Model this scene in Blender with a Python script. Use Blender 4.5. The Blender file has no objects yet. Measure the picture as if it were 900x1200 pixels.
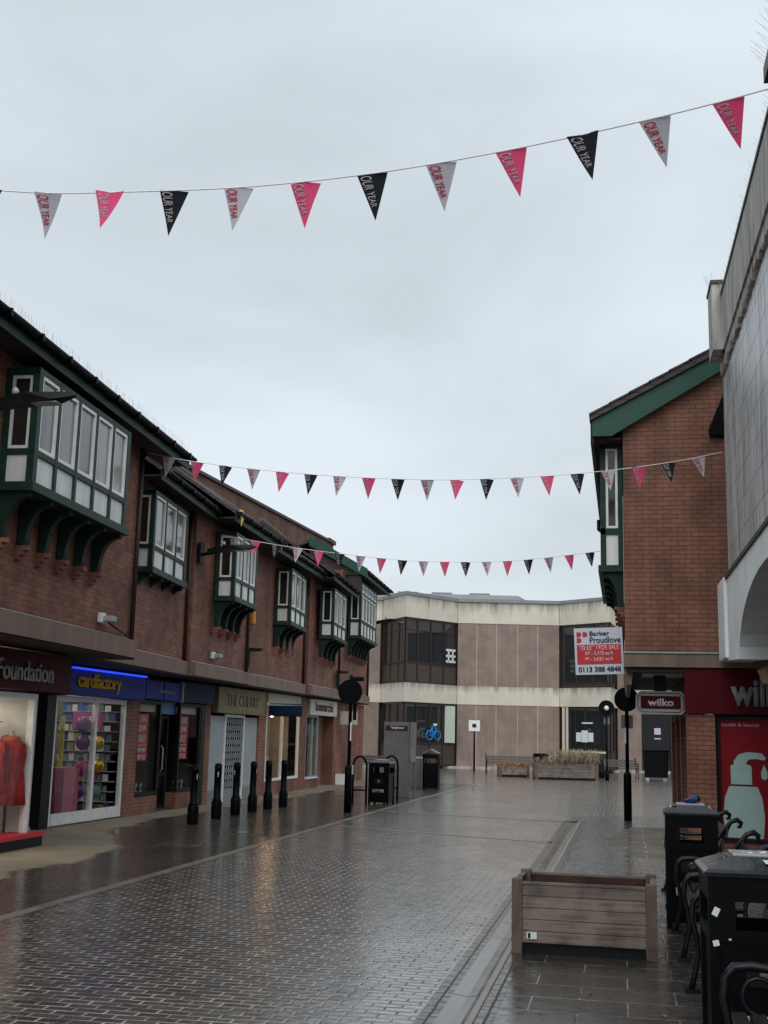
import bpy, bmesh, math, random
from mathutils import Vector, Matrix
random.seed(7)
R = math.radians
sc = bpy.context.scene
col = sc.collection

# ------------------------------------------------------------------ camera
H_EYE = 1.7
pitch, yaw, roll = R(10.55), R(11.45), R(1.4)
F = Vector((-math.sin(yaw)*math.cos(pitch), math.cos(yaw)*math.cos(pitch), math.sin(pitch)))
Rt = Vector((math.cos(yaw), math.sin(yaw), 0)); Up = Rt.cross(F)
CR = Rt*math.cos(roll)+Up*math.sin(roll); CU = Up*math.cos(roll)-Rt*math.sin(roll)
cd = bpy.data.cameras.new("camera"); cam = bpy.data.objects.new("camera", cd); col.objects.link(cam)
cam.matrix_world = Matrix(((CR.x, CU.x, -F.x, 0), (CR.y, CU.y, -F.y, 0), (CR.z, CU.z, -F.z, H_EYE), (0, 0, 0, 1)))
cd.sensor_fit = 'HORIZONTAL'; cd.sensor_width = 36; cd.lens = 36*1400/900; cd.clip_end = 3000; cd.clip_start = .05
sc.camera = cam
# ------------------------------------------------------------------ world: overcast sky
w = bpy.data.worlds.new("World"); sc.world = w; w.use_nodes = True
nt = w.node_tree; N = nt.nodes; Lk = nt.links
bg = N['Background']
sky = N.new('ShaderNodeTexSky'); sky.sky_type = 'NISHITA'; sky.sun_disc = False
sky.sun_elevation = R(45); sky.sun_rotation = R(172); sky.air_density = 1.5; sky.dust_density = 3
tc = N.new('ShaderNodeTexCoord'); mp = N.new('ShaderNodeMapping'); mp.inputs['Scale'].default_value = (1, 1, 2.2); mp.inputs['Location'].default_value = (.35, .2, .1)
nz = N.new('ShaderNodeTexNoise'); nz.inputs['Scale'].default_value = 2.6; nz.inputs['Detail'].default_value = 5; nz.inputs['Roughness'].default_value = .48; nz.inputs['Distortion'].default_value = .35
cr = N.new('ShaderNodeValToRGB')
cr.color_ramp.elements[0].position = .32; cr.color_ramp.elements[0].color = (.60, .665, .715, 1)
cr.color_ramp.elements[1].position = .66; cr.color_ramp.elements[1].color = (.77, .85, .92, 1)
sk = N.new('ShaderNodeVectorMath'); sk.operation = 'SCALE'; sk.inputs['Scale'].default_value = .08
mx = N.new('ShaderNodeMix'); mx.data_type = 'RGBA'; mx.inputs['Factor'].default_value = .93
Lk.new(tc.outputs['Generated'], mp.inputs['Vector']); Lk.new(mp.outputs[0], nz.inputs['Vector']); Lk.new(nz.outputs['Fac'], cr.inputs[0])
Lk.new(sky.outputs[0], sk.inputs[0]); Lk.new(sk.outputs[0], mx.inputs['A']); Lk.new(cr.outputs[0], mx.inputs['B'])
Lk.new(mx.outputs['Result'], bg.inputs['Color']); bg.inputs['Strength'].default_value = .95
sd = bpy.data.lights.new("sun", 'SUN'); sd.energy = 1.5; sd.angle = R(60); sd.color = (1, .97, .93)
so = bpy.data.objects.new("sun", sd); col.objects.link(so)
so.rotation_euler = (R(45), 0, R(8))
sc.view_settings.view_transform = 'Standard'; sc.view_settings.look = 'None'
sc.view_settings.exposure = 0.15; sc.view_settings.gamma = 1
sc.view_settings.use_curve_mapping = False

# ------------------------------------------------------------------ helpers
class MB:
    def __init__(s, M=None):
        s.v = []; s.f = []; s.m = []; s.M = M or Matrix.Identity(4); s.mi = 0; s.sm = []
    def pts(s, ps, fs, smooth=False):
        b = len(s.v); s.v += [s.M @ Vector(p) for p in ps]
        for f in fs: s.f.append([b+i for i in f]); s.m.append(s.mi); s.sm.append(smooth)
        return s
    def box(s, x0, x1, y0, y1, z0, z1):
        if x1 < x0: x0, x1 = x1, x0
        if y1 < y0: y0, y1 = y1, y0
        return s.pts([(x0,y0,z0),(x1,y0,z0),(x1,y1,z0),(x0,y1,z0),(x0,y0,z1),(x1,y0,z1),(x1,y1,z1),(x0,y1,z1)],
            [(0,3,2,1),(4,5,6,7),(0,1,5,4),(1,2,6,5),(2,3,7,6),(3,0,4,7)])
    def cbox(s, x0, x1, y0, y1, z0, z1, c=.01):       # box with chamfered edges
        bm = bmesh.new(); bmesh.ops.create_cube(bm, size=1)
        for v in bm.verts: v.co = Vector(((x0+x1)/2+v.co.x*(x1-x0), (y0+y1)/2+v.co.y*(y1-y0), (z0+z1)/2+v.co.z*(z1-z0)))
        bmesh.ops.bevel(bm, geom=bm.edges[:], offset=c, segments=2, affect='EDGES', profile=.6)
        bm.verts.index_update()
        s.pts([v.co.copy() for v in bm.verts], [[v.index for v in f.verts] for f in bm.faces]); bm.free(); return s
    def prism(s, poly, a, b, axis='y'):               # poly in the other two axes
        n = len(poly)
        def P(p, t): return {'x': (t, p[0], p[1]), 'y': (p[0], t, p[1]), 'z': (p[0], p[1], t)}[axis]
        area = sum(poly[i][0]*poly[(i+1) % n][1]-poly[(i+1) % n][0]*poly[i][1] for i in range(n))
        if (area < 0) != (axis == 'y'): poly = poly[::-1]
        if b < a: a, b = b, a
        ps = [P(p, a) for p in poly]+[P(p, b) for p in poly]
        fs = [list(range(n))[::-1], list(range(n, 2*n))]+[(i, (i+1) % n, n+(i+1) % n, n+i) for i in range(n)]
        return s.pts(ps, fs)
    def tube(s, path, r, seg=8, caps=True):
        path = [Vector(p) for p in path]; n = len(path); rs = r if isinstance(r, (list, tuple)) else [r]*n
        ps = []; up = None
        for i, p in enumerate(path):
            t = (path[min(i+1, n-1)]-path[max(i-1, 0)]).normalized()
            if up is None:
                up = Vector((0, 0, 1)) if abs(t.z) < .9 else Vector((1, 0, 0))
            a = t.cross(up).normalized(); b = a.cross(t).normalized(); up = b
            for k in range(seg):
                th = 2*math.pi*k/seg; ps.append(p+(a*math.cos(th)+b*math.sin(th))*rs[i])
        fs = [(i*seg+k, (i+1)*seg+k, (i+1)*seg+(k+1) % seg, i*seg+(k+1) % seg) for i in range(n-1) for k in range(seg)]
        s.pts(ps, fs, True)
        if caps: s.f += [[len(s.v)-n*seg+k for k in range(seg)], [len(s.v)-seg+k for k in range(seg)][::-1]]; s.m += [s.mi]*2; s.sm += [False]*2
        return s
    def lathe(s, prof, c=(0, 0), seg=20, sq=False, smooth=True):
        n = len(prof); ps = []
        for r, z in prof:
            for k in range(seg):
                th = 2*math.pi*(k+.5*(seg == 4))/seg; rr = r*(math.sqrt(2) if seg == 4 else 1)
                ps.append((c[0]+rr*math.cos(th), c[1]+rr*math.sin(th), z))
        fs = [(i*seg+k, i*seg+(k+1) % seg, (i+1)*seg+(k+1) % seg, (i+1)*seg+k) for i in range(n-1) for k in range(seg)]
        fs += [list(range(seg))[::-1], [(n-1)*seg+k for k in range(seg)]]
        return s.pts(ps, fs, smooth and seg > 6)
    def build(s, name, mats, parent=None, label=None):
        me = bpy.data.meshes.new(name); me.from_pydata(s.v, [], s.f)
        for m in (mats if isinstance(mats, (list, tuple)) else [mats]): me.materials.append(m)
        me.polygons.foreach_set('material_index', s.m); me.polygons.foreach_set('use_smooth', s.sm); me.update()
        o = bpy.data.objects.new(name, me); col.objects.link(o)
        if parent: o.parent = parent
        if label: o['label'] = label
        return o
def Box(name, mat, parent, *a, M=None, label=None): return MB(M).box(*a).build(name, mat, parent, label)
def thing(name, label, cat, loc=(0, 0, 0), rz=0, group=None):
    o = bpy.data.objects.new(name, None); col.objects.link(o); o.empty_display_size = .2
    o.location = loc; o.rotation_euler = (0, 0, rz); o['label'] = label; o['category'] = cat
    if group: o['group'] = group
    return o
def tag(o, label, cat, group=None):
    o['label'] = label; o['category'] = cat
    if group: o['group'] = group
    return o
def struct(o, kind='structure'): o['kind'] = kind; return o
def dup(root, loc, rz, label):
    r = root.copy(); col.objects.link(r); r.location = loc; r.rotation_euler = (0, 0, rz); r['label'] = label
    for ch in list(root.children):
        c = ch.copy(); col.objects.link(c); c.parent = r
        for g in list(ch.children):
            d = g.copy(); col.objects.link(d); d.parent = c
    return r
def fr(o, x, z=(0, 0, 1)):        # frame: local x along x, z up, y = z cross x
    x = Vector(x).normalized(); z = Vector(z).normalized(); y = z.cross(x).normalized(); z = x.cross(y)
    return Matrix(((x.x, y.x, z.x, o[0]), (x.y, y.y, z.y, o[1]), (x.z, y.z, z.z, o[2]), (0, 0, 0, 1)))
def text_mesh(s, h, w=None, ext=.004, bold=.0, shear=0, space=1):
    cu = bpy.data.curves.new('lettering', 'FONT'); cu.body = s; cu.size = 1; cu.align_x = 'CENTER'; cu.align_y = 'CENTER'
    cu.offset = bold; cu.shear = shear; cu.resolution_u = 3; cu.space_character = space; cu.space_line = .95
    ob = bpy.data.objects.new('lettering', cu); col.objects.link(ob)
    dg = bpy.context.evaluated_depsgraph_get(); dg.update()
    me = bpy.data.meshes.new_from_object(ob.evaluated_get(dg)); bpy.data.objects.remove(ob)
    xs = [v.co.x for v in me.vertices]; ys = [v.co.y for v in me.vertices]
    cx, cy = (min(xs)+max(xs))/2, (min(ys)+max(ys))/2
    ky = h/(max(ys)-min(ys)); kx = w/(max(xs)-min(xs)) if w else ky
    bm = bmesh.new(); bm.from_mesh(me)
    for v in bm.verts: v.co = Vector(((v.co.x-cx)*kx, 0, (v.co.y-cy)*ky))
    # solidify towards -y (local front)
    r = bmesh.ops.extrude_face_region(bm, geom=bm.faces[:])
    for g in r['geom']:
        if isinstance(g, bmesh.types.BMVert): g.co.y -= ext
    bmesh.ops.recalc_face_normals(bm, faces=bm.faces[:]); bm.to_mesh(me); bm.free(); me.name = 'lettering'
    return me
def lettering(s, mat, parent, o, x, h, w=None, ext=.004, bold=.0, shear=0, z=(0, 0, 1), name='lettering', space=1):
    me = text_mesh(s, h, w, ext, bold, shear, space); me.transform(fr(o, x, z)); me.materials.append(mat)
    ob = bpy.data.objects.new(name, me); col.objects.link(ob); ob.parent = parent; return ob

# ------------------------------------------------------------------ materials
def pmat(name, colr, rough=.6, metal=0, noise=0, nscale=6, bump=0, bscale=40, spec=.5, coat=0, emis=None, es=0, streak=0, dirt=None):
    m = bpy.data.materials.new(name); m.use_nodes = True; t = m.node_tree; n = t.nodes; l = t.links; b = n['Principled BSDF']
    b.inputs['Base Color'].default_value = (*colr, 1); b.inputs['Roughness'].default_value = rough; b.inputs['Metallic'].default_value = metal
    b.inputs['Specular IOR Level'].default_value = spec; b.inputs['Coat Weight'].default_value = coat
    if emis: b.inputs['Emission Color'].default_value = (*emis, 1); b.inputs['Emission Strength'].default_value = es
    g = n.new('ShaderNodeNewGeometry')
    if noise or streak:
        mpn = n.new('ShaderNodeMapping'); mpn.inputs['Scale'].default_value = (1, 1, .12 if streak else 1); l.new(g.outputs['Position'], mpn.inputs[0])
        z = n.new('ShaderNodeTexNoise'); z.inputs['Scale'].default_value = nscale; z.inputs['Detail'].default_value = 6; z.inputs['Roughness'].default_value = .65
        l.new(mpn.outputs[0], z.inputs['Vector'])
        r = n.new('ShaderNodeValToRGB'); a = max(noise, streak); d = dirt or [c*(1-a) for c in colr]
        r.color_ramp.elements[0].position = .35; r.color_ramp.elements[0].color = (*d, 1)
        r.color_ramp.elements[1].position = .62; r.color_ramp.elements[1].color = (*[min(1, c*(1+a*.35)) for c in colr], 1)
        l.new(z.outputs['Fac'], r.inputs[0]); l.new(r.outputs[0], b.inputs['Base Color'])
        q = n.new('ShaderNodeMapRange'); q.inputs['To Min'].default_value = max(0, rough-.12); q.inputs['To Max'].default_value = min(1, rough+.15)
        l.new(z.outputs['Fac'], q.inputs[0]); l.new(q.outputs[0], b.inputs['Roughness'])
    if bump:
        z2 = n.new('ShaderNodeTexNoise'); z2.inputs['Scale'].default_value = bscale; z2.inputs['Detail'].default_value = 4; l.new(g.outputs['Position'], z2.inputs['Vector'])
        bp = n.new('ShaderNodeBump'); bp.inputs['Strength'].default_value = bump; bp.inputs['Distance'].default_value = .01
        l.new(z2.outputs['Fac'], bp.inputs['Height']); l.new(bp.outputs[0], b.inputs['Normal'])
    return m
def brick_mat(name, axis, c1, c2, mortar, rough=.75, bw=.225, bh=.075, ms=.006, wet=0):
    m = bpy.data.materials.new(name); m.use_nodes = True; t = m.node_tree; n = t.nodes; l = t.links; b = n['Principled BSDF']
    g = n.new('ShaderNodeNewGeometry'); sp = n.new('ShaderNodeSeparateXYZ'); cb = n.new('ShaderNodeCombineXYZ')
    l.new(g.outputs['Position'], sp.inputs[0])
    if axis == 'auto':      # choose wall direction from the true normal
        sn = n.new('ShaderNodeSeparateXYZ'); l.new(g.outputs['True Normal'], sn.inputs[0])
        ab = n.new('ShaderNodeMath'); ab.operation = 'ABSOLUTE'; l.new(sn.outputs['X'], ab.inputs[0])
        gt = n.new('ShaderNodeMath'); gt.operation = 'GREATER_THAN'; gt.inputs[1].default_value = .7; l.new(ab.outputs[0], gt.inputs[0])
        mxx = n.new('ShaderNodeMix'); l.new(gt.outputs[0], mxx.inputs['Factor']); l.new(sp.outputs['X'], mxx.inputs['A']); l.new(sp.outputs['Y'], mxx.inputs['B'])
        l.new(mxx.outputs['Result'], cb.inputs['X'])
    else: l.new(sp.outputs[axis], cb.inputs['X'])
    l.new(sp.outputs['Z'], cb.inputs['Y'])
    br = n.new('ShaderNodeTexBrick'); br.inputs['Scale'].default_value = 1; br.inputs['Brick Width'].default_value = bw; br.inputs['Row Height'].default_value = bh
    br.inputs['Mortar Size'].default_value = ms; br.inputs['Mortar Smooth'].default_value = .3; br.inputs['Bias'].default_value = -.1
    br.inputs['Color1'].default_value = (*c1, 1); br.inputs['Color2'].default_value = (*c2, 1); br.inputs['Mortar'].default_value = (*mortar, 1)
    l.new(cb.outputs[0], br.inputs['Vector'])
    z = n.new('ShaderNodeTexNoise'); z.inputs['Scale'].default_value = .9; z.inputs['Detail'].default_value = 7; z.inputs['Roughness'].default_value = .6; l.new(g.outputs['Position'], z.inputs['Vector'])
    r = n.new('ShaderNodeMapRange'); r.inputs['From Min'].default_value = .3; r.inputs['From Max'].default_value = .7; r.inputs['To Min'].default_value = .52; r.inputs['To Max'].default_value = 1.25; l.new(z.outputs['Fac'], r.inputs[0])
    ms_ = n.new('ShaderNodeMapping'); ms_.inputs['Scale'].default_value = (2.2, 2.2, .22); l.new(g.outputs['Position'], ms_.inputs[0])
    zs = n.new('ShaderNodeTexNoise'); zs.inputs['Scale'].default_value = 1; zs.inputs['Detail'].default_value = 6; l.new(ms_.outputs[0], zs.inputs['Vector'])
    rs_ = n.new('ShaderNodeMapRange'); rs_.inputs['From Min'].default_value = .35; rs_.inputs['From Max'].default_value = .6; rs_.inputs['To Min'].default_value = .72; rs_.inputs['To Max'].default_value = 1.08; l.new(zs.outputs['Fac'], rs_.inputs[0])
    rm_ = n.new('ShaderNodeMath'); rm_.operation = 'MULTIPLY'; l.new(r.outputs[0], rm_.inputs[0]); l.new(rs_.outputs[0], rm_.inputs[1])
    mu = n.new('ShaderNodeVectorMath'); mu.operation = 'SCALE'; l.new(br.outputs['Color'], mu.inputs[0]); l.new(rm_.outputs[0], mu.inputs['Scale'])
    l.new(mu.outputs[0], b.inputs['Base Color']); b.inputs['Roughness'].default_value = rough
    z2 = n.new('ShaderNodeTexNoise'); z2.inputs['Scale'].default_value = 60; z2.inputs['Detail'].default_value = 3; l.new(g.outputs['Position'], z2.inputs['Vector'])
    ad = n.new('ShaderNodeMath'); ad.operation = 'MULTIPLY_ADD'; ad.inputs[1].default_value = -1; l.new(br.outputs['Fac'], ad.inputs[0])
    sc2 = n.new('ShaderNodeMath'); sc2.operation = 'MULTIPLY'; sc2.inputs[1].default_value = .5; l.new(z2.outputs['Fac'], sc2.inputs[0]); l.new(sc2.outputs[0], ad.inputs[2])
    bp = n.new('ShaderNodeBump'); bp.inputs['Strength'].default_value = .7; bp.inputs['Distance'].default_value = .006; l.new(ad.outputs[0], bp.inputs['Height']); l.new(bp.outputs[0], b.inputs['Normal'])
    return m
brick = brick_mat('red_brick', 'auto', (.32, .125, .078), (.18, .072, .050), (.14, .078, .057))
brick_r = brick_mat('orange_red_brick', 'auto', (.29, .128, .08), (.235, .10, .064), (.12, .05, .034), ms=.007)
brick_far = brick_mat('distant_brick', 'auto', (.20, .085, .05), (.15, .065, .042), (.09, .05, .04))
green = pmat('dark_green_paint', (.014, .045, .030), .5, spec=.25, noise=.35, nscale=5, bump=.1, bscale=30)
green_r = pmat('green_board_paint', (.022, .078, .056), .5, spec=.25, noise=.2, nscale=4, bump=.1)
greenblk = pmat('green_black_paint', (.012, .030, .023), .6, spec=.2, noise=.3)
white_p = pmat('white_upvc', (.84, .85, .84), .35, noise=.12, nscale=5)
panelw = pmat('pale_ribbed_panel', (.78, .80, .78), .5, noise=.2, nscale=3, streak=.15)
pane = pmat('window_with_grey_blind', (.30, .27, .265), .06, spec=.7, noise=.55, nscale=2.2, streak=.55)
def vary(m, lo, hi):
    t = m.node_tree; n = t.nodes; l = t.links; b = n['Principled BSDF']; old = b.inputs['Base Color'].links[0].from_socket
    oi = n.new('ShaderNodeObjectInfo'); q = n.new('ShaderNodeMapRange'); q.inputs['To Min'].default_value = lo; q.inputs['To Max'].default_value = hi; l.new(oi.outputs['Random'], q.inputs[0])
    mu = n.new('ShaderNodeVectorMath'); mu.operation = 'SCALE'; l.new(old, mu.inputs[0]); l.new(q.outputs[0], mu.inputs['Scale']); l.new(mu.outputs[0], b.inputs['Base Color'])
vary(pane, .5, 1.2)
panedark = pmat('dark_window_glass', (.022, .02, .018), .05, spec=.8, noise=.5, nscale=2)
tiles = brick_mat('roof_tiles', 'Y', (.05, .04, .036), (.035, .028, .026), (.012, .01, .01), .6, .3, .12, .012)
black = pmat('black_gloss_iron', (.003, .0035, .005), .42, spec=.09, noise=.3, nscale=8, bump=.15, bscale=25)
blackm = pmat('black_plastic', (.008, .008, .009), .5, noise=.3, spec=.2)
hoodm = pmat('wet_black_hood', (.012, .014, .018), .16, noise=.3, spec=.6, bump=.2, bscale=12)
band = pmat('brown_stone_band', (.215, .145, .115), .7, noise=.25, nscale=2.5, bump=.3, streak=.2)
soffit = pmat('dark_soffit', (.035, .028, .025), .8, noise=.3)
def concmat(name, c, d, zt):
    m = pmat(name, c, .8, noise=.12, nscale=.8, bump=.3); t = m.node_tree; n = t.nodes; l = t.links; b = n['Principled BSDF']
    old = b.inputs['Base Color'].links[0].from_socket; g = n.new('ShaderNodeNewGeometry'); sp = n.new('ShaderNodeSeparateXYZ'); l.new(g.outputs['Position'], sp.inputs[0])
    mpn = n.new('ShaderNodeMapping'); mpn.inputs['Scale'].default_value = (1.3, 1.3, .12); l.new(g.outputs['Position'], mpn.inputs[0])
    z = n.new('ShaderNodeTexNoise'); z.inputs['Scale'].default_value = 2.2; z.inputs['Detail'].default_value = 8; z.inputs['Roughness'].default_value = .7; l.new(mpn.outputs[0], z.inputs['Vector'])
    tot = None
    for (za, zb) in zt:      # water stains running down from each top edge
        q = n.new('ShaderNodeMapRange'); q.inputs['From Min'].default_value = za; q.inputs['From Max'].default_value = zb; q.inputs['To Min'].default_value = 0; q.inputs['To Max'].default_value = .34; l.new(sp.outputs['Z'], q.inputs[0])
        k = n.new('ShaderNodeMath'); k.operation = 'LESS_THAN'; k.inputs[1].default_value = zb+.1; l.new(sp.outputs['Z'], k.inputs[0])
        mm = n.new('ShaderNodeMath'); mm.operation = 'MULTIPLY'; l.new(q.outputs[0], mm.inputs[0]); l.new(k.outputs[0], mm.inputs[1])
        if tot is None: tot = mm.outputs[0]
        else:
            x = n.new('ShaderNodeMath'); x.operation = 'MAXIMUM'; l.new(tot, x.inputs[0]); l.new(mm.outputs[0], x.inputs[1]); tot = x.outputs[0]
    a = n.new('ShaderNodeMath'); a.operation = 'ADD'; l.new(z.outputs['Fac'], a.inputs[0]); l.new(tot, a.inputs[1])
    f = n.new('ShaderNodeMapRange'); f.inputs['From Min'].default_value = .62; f.inputs['From Max'].default_value = .95; f.inputs['To Max'].default_value = .85; l.new(a.outputs[0], f.inputs[0])
    mx_ = n.new('ShaderNodeMix'); mx_.data_type = 'RGBA'; mx_.inputs['B'].default_value = (*d, 1); l.new(f.outputs[0], mx_.inputs['Factor']); l.new(old, mx_.inputs['A']); l.new(mx_.outputs['Result'], b.inputs['Base Color']); return m
conc = concmat('stained_cream_concrete', (.66, .61, .52), (.16, .145, .12), [(3.9, 4.42), (8.2, 9.02)])
metalgrey = pmat('grey_lead_sheet', (.22, .24, .25), .5, noise=.2, nscale=.6)
def ribbed():
    m = pmat('ribbed_brown_concrete', (.41, .315, .27), .85, noise=.22, nscale=1.3)
    t = m.node_tree; n = t.nodes; l = t.links; b = n['Principled BSDF']; g = n.new('ShaderNodeNewGeometry')
    wv = n.new('ShaderNodeTexWave'); wv.inputs['Scale'].default_value = 5; wv.inputs['Distortion'].default_value = .6; wv.inputs['Detail'].default_value = 2
    mpn = n.new('ShaderNodeMapping'); mpn.inputs['Rotation'].default_value = (0, 0, -yaw); mpn.inputs['Scale'].default_value = (1, .2, .05); l.new(g.outputs['Position'], mpn.inputs[0]); l.new(mpn.outputs[0], wv.inputs[0])
    old = b.inputs['Base Color'].links[0].from_socket
    r = n.new('ShaderNodeMapRange'); r.inputs['To Min'].default_value = .66; r.inputs['To Max'].default_value = 1.12; l.new(wv.outputs['Fac'], r.inputs[0])
    mu = n.new('ShaderNodeVectorMath'); mu.operation = 'SCALE'; l.new(old, mu.inputs[0]); l.new(r.outputs[0], mu.inputs['Scale']); l.new(mu.outputs[0], b.inputs['Base Color'])
    bp = n.new('ShaderNodeBump'); bp.inputs['Distance'].default_value = .03; l.new(wv.outputs['Fac'], bp.inputs['Height']); l.new(bp.outputs[0], b.inputs['Normal'])
    return m
rib = ribbed()
bronze = pmat('bronze_window_frame', (.035, .022, .018), .4)
darkpanel = pmat('bronze_panel', (.07, .055, .047), .5, noise=.2)
glassdk = pmat('dark_reflecting_glass', (.02, .022, .025), .04, spec=1.0)
bluepaint = pmat('royal_blue_sign', (.006, .025, .28), .5, spec=.12)
navy = pmat('navy_sign', (.008, .022, .055), .6, spec=.12)
maroon = pmat('dark_maroon_fascia', (.07, .008, .010), .6, spec=.12, noise=.15)
darkred = pmat('wilko_red_fascia', (.085, .004, .009), .5, spec=.12, noise=.1)
redposter = pmat('red_poster', (.24, .006, .013), .5, noise=.1, nscale=2, spec=.15)
redflat = pmat('red_vinyl', (.55, .02, .03), .5)
paleblue = pmat('pale_blue_print', (.36, .52, .50), .35, noise=.08)
letterg = pmat('grey_metal_letters', (.42, .42, .43), .4, noise=.2)
letterw = pmat('white_letters', (.8, .8, .8), .5)
yellow = pmat('yellow_letters', (.95, .56, .03), .6, spec=.1)
neon = pmat('blue_neon', (.02, .04, .8), .4, emis=(.02, .07, 1), es=.9)
goldf = pmat('dull_gold_fascia', (.20, .16, .07), .6, noise=.3, nscale=4)
brownlet = pmat('brown_lettering', (.05, .03, .015), .6)
cream = pmat('cream_sign', (.55, .52, .46), .6, noise=.1)
lightgreyp = pmat('light_grey_paint', (.35, .39, .40), .5, noise=.2)
def woodmat(name, c1, c2, gx, rough):
    m = pmat(name, c1, rough, bump=.3, bscale=30, noise=.3, nscale=1); t = m.node_tree; n = t.nodes; l = t.links; b = n['Principled BSDF']
    g = n.new('ShaderNodeNewGeometry'); mpn = n.new('ShaderNodeMapping'); mpn.inputs['Scale'].default_value = gx; l.new(g.outputs['Position'], mpn.inputs[0])
    z = n.new('ShaderNodeTexNoise'); z.inputs['Scale'].default_value = 1; z.inputs['Detail'].default_value = 7; z.inputs['Roughness'].default_value = .7; l.new(mpn.outputs[0], z.inputs['Vector'])
    z2 = n.new('ShaderNodeTexNoise'); z2.inputs['Scale'].default_value = 5; z2.inputs['Detail'].default_value = 6; l.new(g.outputs['Position'], z2.inputs['Vector'])
    a = n.new('ShaderNodeMath'); a.operation = 'MULTIPLY_ADD'; a.inputs[1].default_value = .6; l.new(z2.outputs['Fac'], a.inputs[0])
    a2 = n.new('ShaderNodeMath'); a2.operation = 'MULTIPLY'; a2.inputs[1].default_value = .6; l.new(z.outputs['Fac'], a2.inputs[0]); l.new(a2.outputs[0], a.inputs[2])
    r = n.new('ShaderNodeValToRGB'); r.color_ramp.elements[0].position = .45; r.color_ramp.elements[0].color = (*c2, 1); r.color_ramp.elements[1].position = .66; r.color_ramp.elements[1].color = (*c1, 1)
    l.new(a.outputs[0], r.inputs[0]); l.new(r.outputs[0], b.inputs['Base Color'])
    bp = n.new('ShaderNodeBump'); bp.inputs['Distance'].default_value = .004; bp.inputs['Strength'].default_value = .7; l.new(z.outputs['Fac'], bp.inputs['Height']); l.new(bp.outputs[0], b.inputs['Normal']); return m
wood = woodmat('weathered_grey_wood', (.225, .185, .155), (.075, .05, .038), (1.6, 1.6, 38), .6)
woodpost = woodmat('weathered_post_wood', (.135, .09, .07), (.06, .038, .03), (34, 34, 1.4), .6)
vary(wood, .7, 1.15)
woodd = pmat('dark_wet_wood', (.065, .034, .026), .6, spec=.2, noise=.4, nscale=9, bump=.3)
whitepaint = pmat('white_masonry_paint', (.84, .87, .87), .6, noise=.1, nscale=2, bump=.15)
greyconc = pmat('weathered_grey_concrete', (.44, .425, .39), .85, streak=.35, nscale=5, bump=.4, dirt=(.17, .165, .15))
kioskg = pmat('brushed_grey_steel', (.15, .15, .145), .45, metal=.3, noise=.2, nscale=1.5)
gold = pmat('gold_balloon', (.6, .38, .05), .25, metal=.6); purple = pmat('purple_balloon', (.12, .02, .14), .25); pink = pmat('pink_drawers', (.5, .10, .17), .5, noise=.15)
navyint = pmat('navy_interior', (.01, .015, .05), .6); whiteint = pmat('pale_interior', (.45, .42, .36), .7, noise=.1); stripmat = pmat('shop_shelf_stock', (.12, .14, .18), .5, noise=.9, nscale=9)
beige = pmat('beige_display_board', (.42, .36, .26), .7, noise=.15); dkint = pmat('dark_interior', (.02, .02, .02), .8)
redcoat = pmat('red_coat', (.36, .018, .016), .85, streak=.6, nscale=16, bump=.5, bscale=9); orangec = pmat('orange_scarf', (.5, .12, .04), .8, noise=.3); pinkc = pmat('pink_fabric', (.55, .25, .25), .8)
straw = pmat('dry_grass', (.33, .27, .18), .9, noise=.4, nscale=12); deadleaf = pmat('orange_dead_plants', (.38, .16, .05), .9, noise=.4, nscale=12)
lampm = pmat('warm_lamp', (1, .7, .35), .5, emis=(1, .62, .28), es=26); stripl = pmat('strip_and_fill_light', (1, .95, .85), .5, emis=(1, .93, .8), es=6)
yellb = pmat('yellow_sign', (.7, .55, .02), .5); purplesign = pmat('magenta_sign', (.4, .03, .18), .5)
def flagmat(name, c):
    m = pmat(name, c, .8, spec=.1); t = m.node_tree; n = t.nodes; l = t.links; b = n['Principled BSDF']; tr = n.new('ShaderNodeBsdfTranslucent'); tr.inputs[0].default_value = (*c, 1)
    ms = n.new('ShaderNodeMixShader'); ms.inputs[0].default_value = .5; l.new(b.outputs[0], ms.inputs[1]); l.new(tr.outputs[0], ms.inputs[2]); l.new(ms.outputs[0], n['Material Output'].inputs['Surface']); return m
pinkfl = flagmat('pink_pennant', (.90, .15, .34)); greyfl = flagmat('grey_pennant', (.66, .66, .69)); blkfl = flagmat('black_pennant', (.035, .04, .05))
cordm = pmat('white_cord', (.8, .8, .82), .7); flaglet = flagmat('pale_print', (.66, .62, .66)); flaglet_p = flagmat('pink_print', (.72, .06, .17))
orange = pmat('orange_alarm_box', (.6, .25, .03), .5); glassclear = None
bluel = pmat('blue_bicycle_print', (.02, .22, .6), .5); paper = pmat('white_paper', (.7, .76, .76), .6); purplep = pmat('mauve_paper', (.55, .45, .6), .6)
spike = pmat('steel_spikes', (.5, .5, .5), .5)
def glassmat():
    m = bpy.data.materials.new('shop_glass'); m.use_nodes = True; t = m.node_tree; n = t.nodes; l = t.links
    n.remove(n['Principled BSDF']); o = n['Material Output']; tr = n.new('ShaderNodeBsdfTransparent'); tr.inputs[0].default_value = (.93, .95, .94, 1)
    gl = n.new('ShaderNodeBsdfGlossy'); gl.inputs['Roughness'].default_value = .02; f = n.new('ShaderNodeFresnel'); f.inputs[0].default_value = 1.55; ms = n.new('ShaderNodeMixShader')
    a = n.new('ShaderNodeMath'); a.operation = 'MULTIPLY_ADD'; a.inputs[1].default_value = .3; a.inputs[2].default_value = .006; l.new(f.outputs[0], a.inputs[0])
    l.new(a.outputs[0], ms.inputs[0]); l.new(tr.outputs[0], ms.inputs[1]); l.new(gl.outputs[0], ms.inputs[2]); l.new(ms.outputs[0], o.inputs['Surface']); return m
glass = glassmat()

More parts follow.
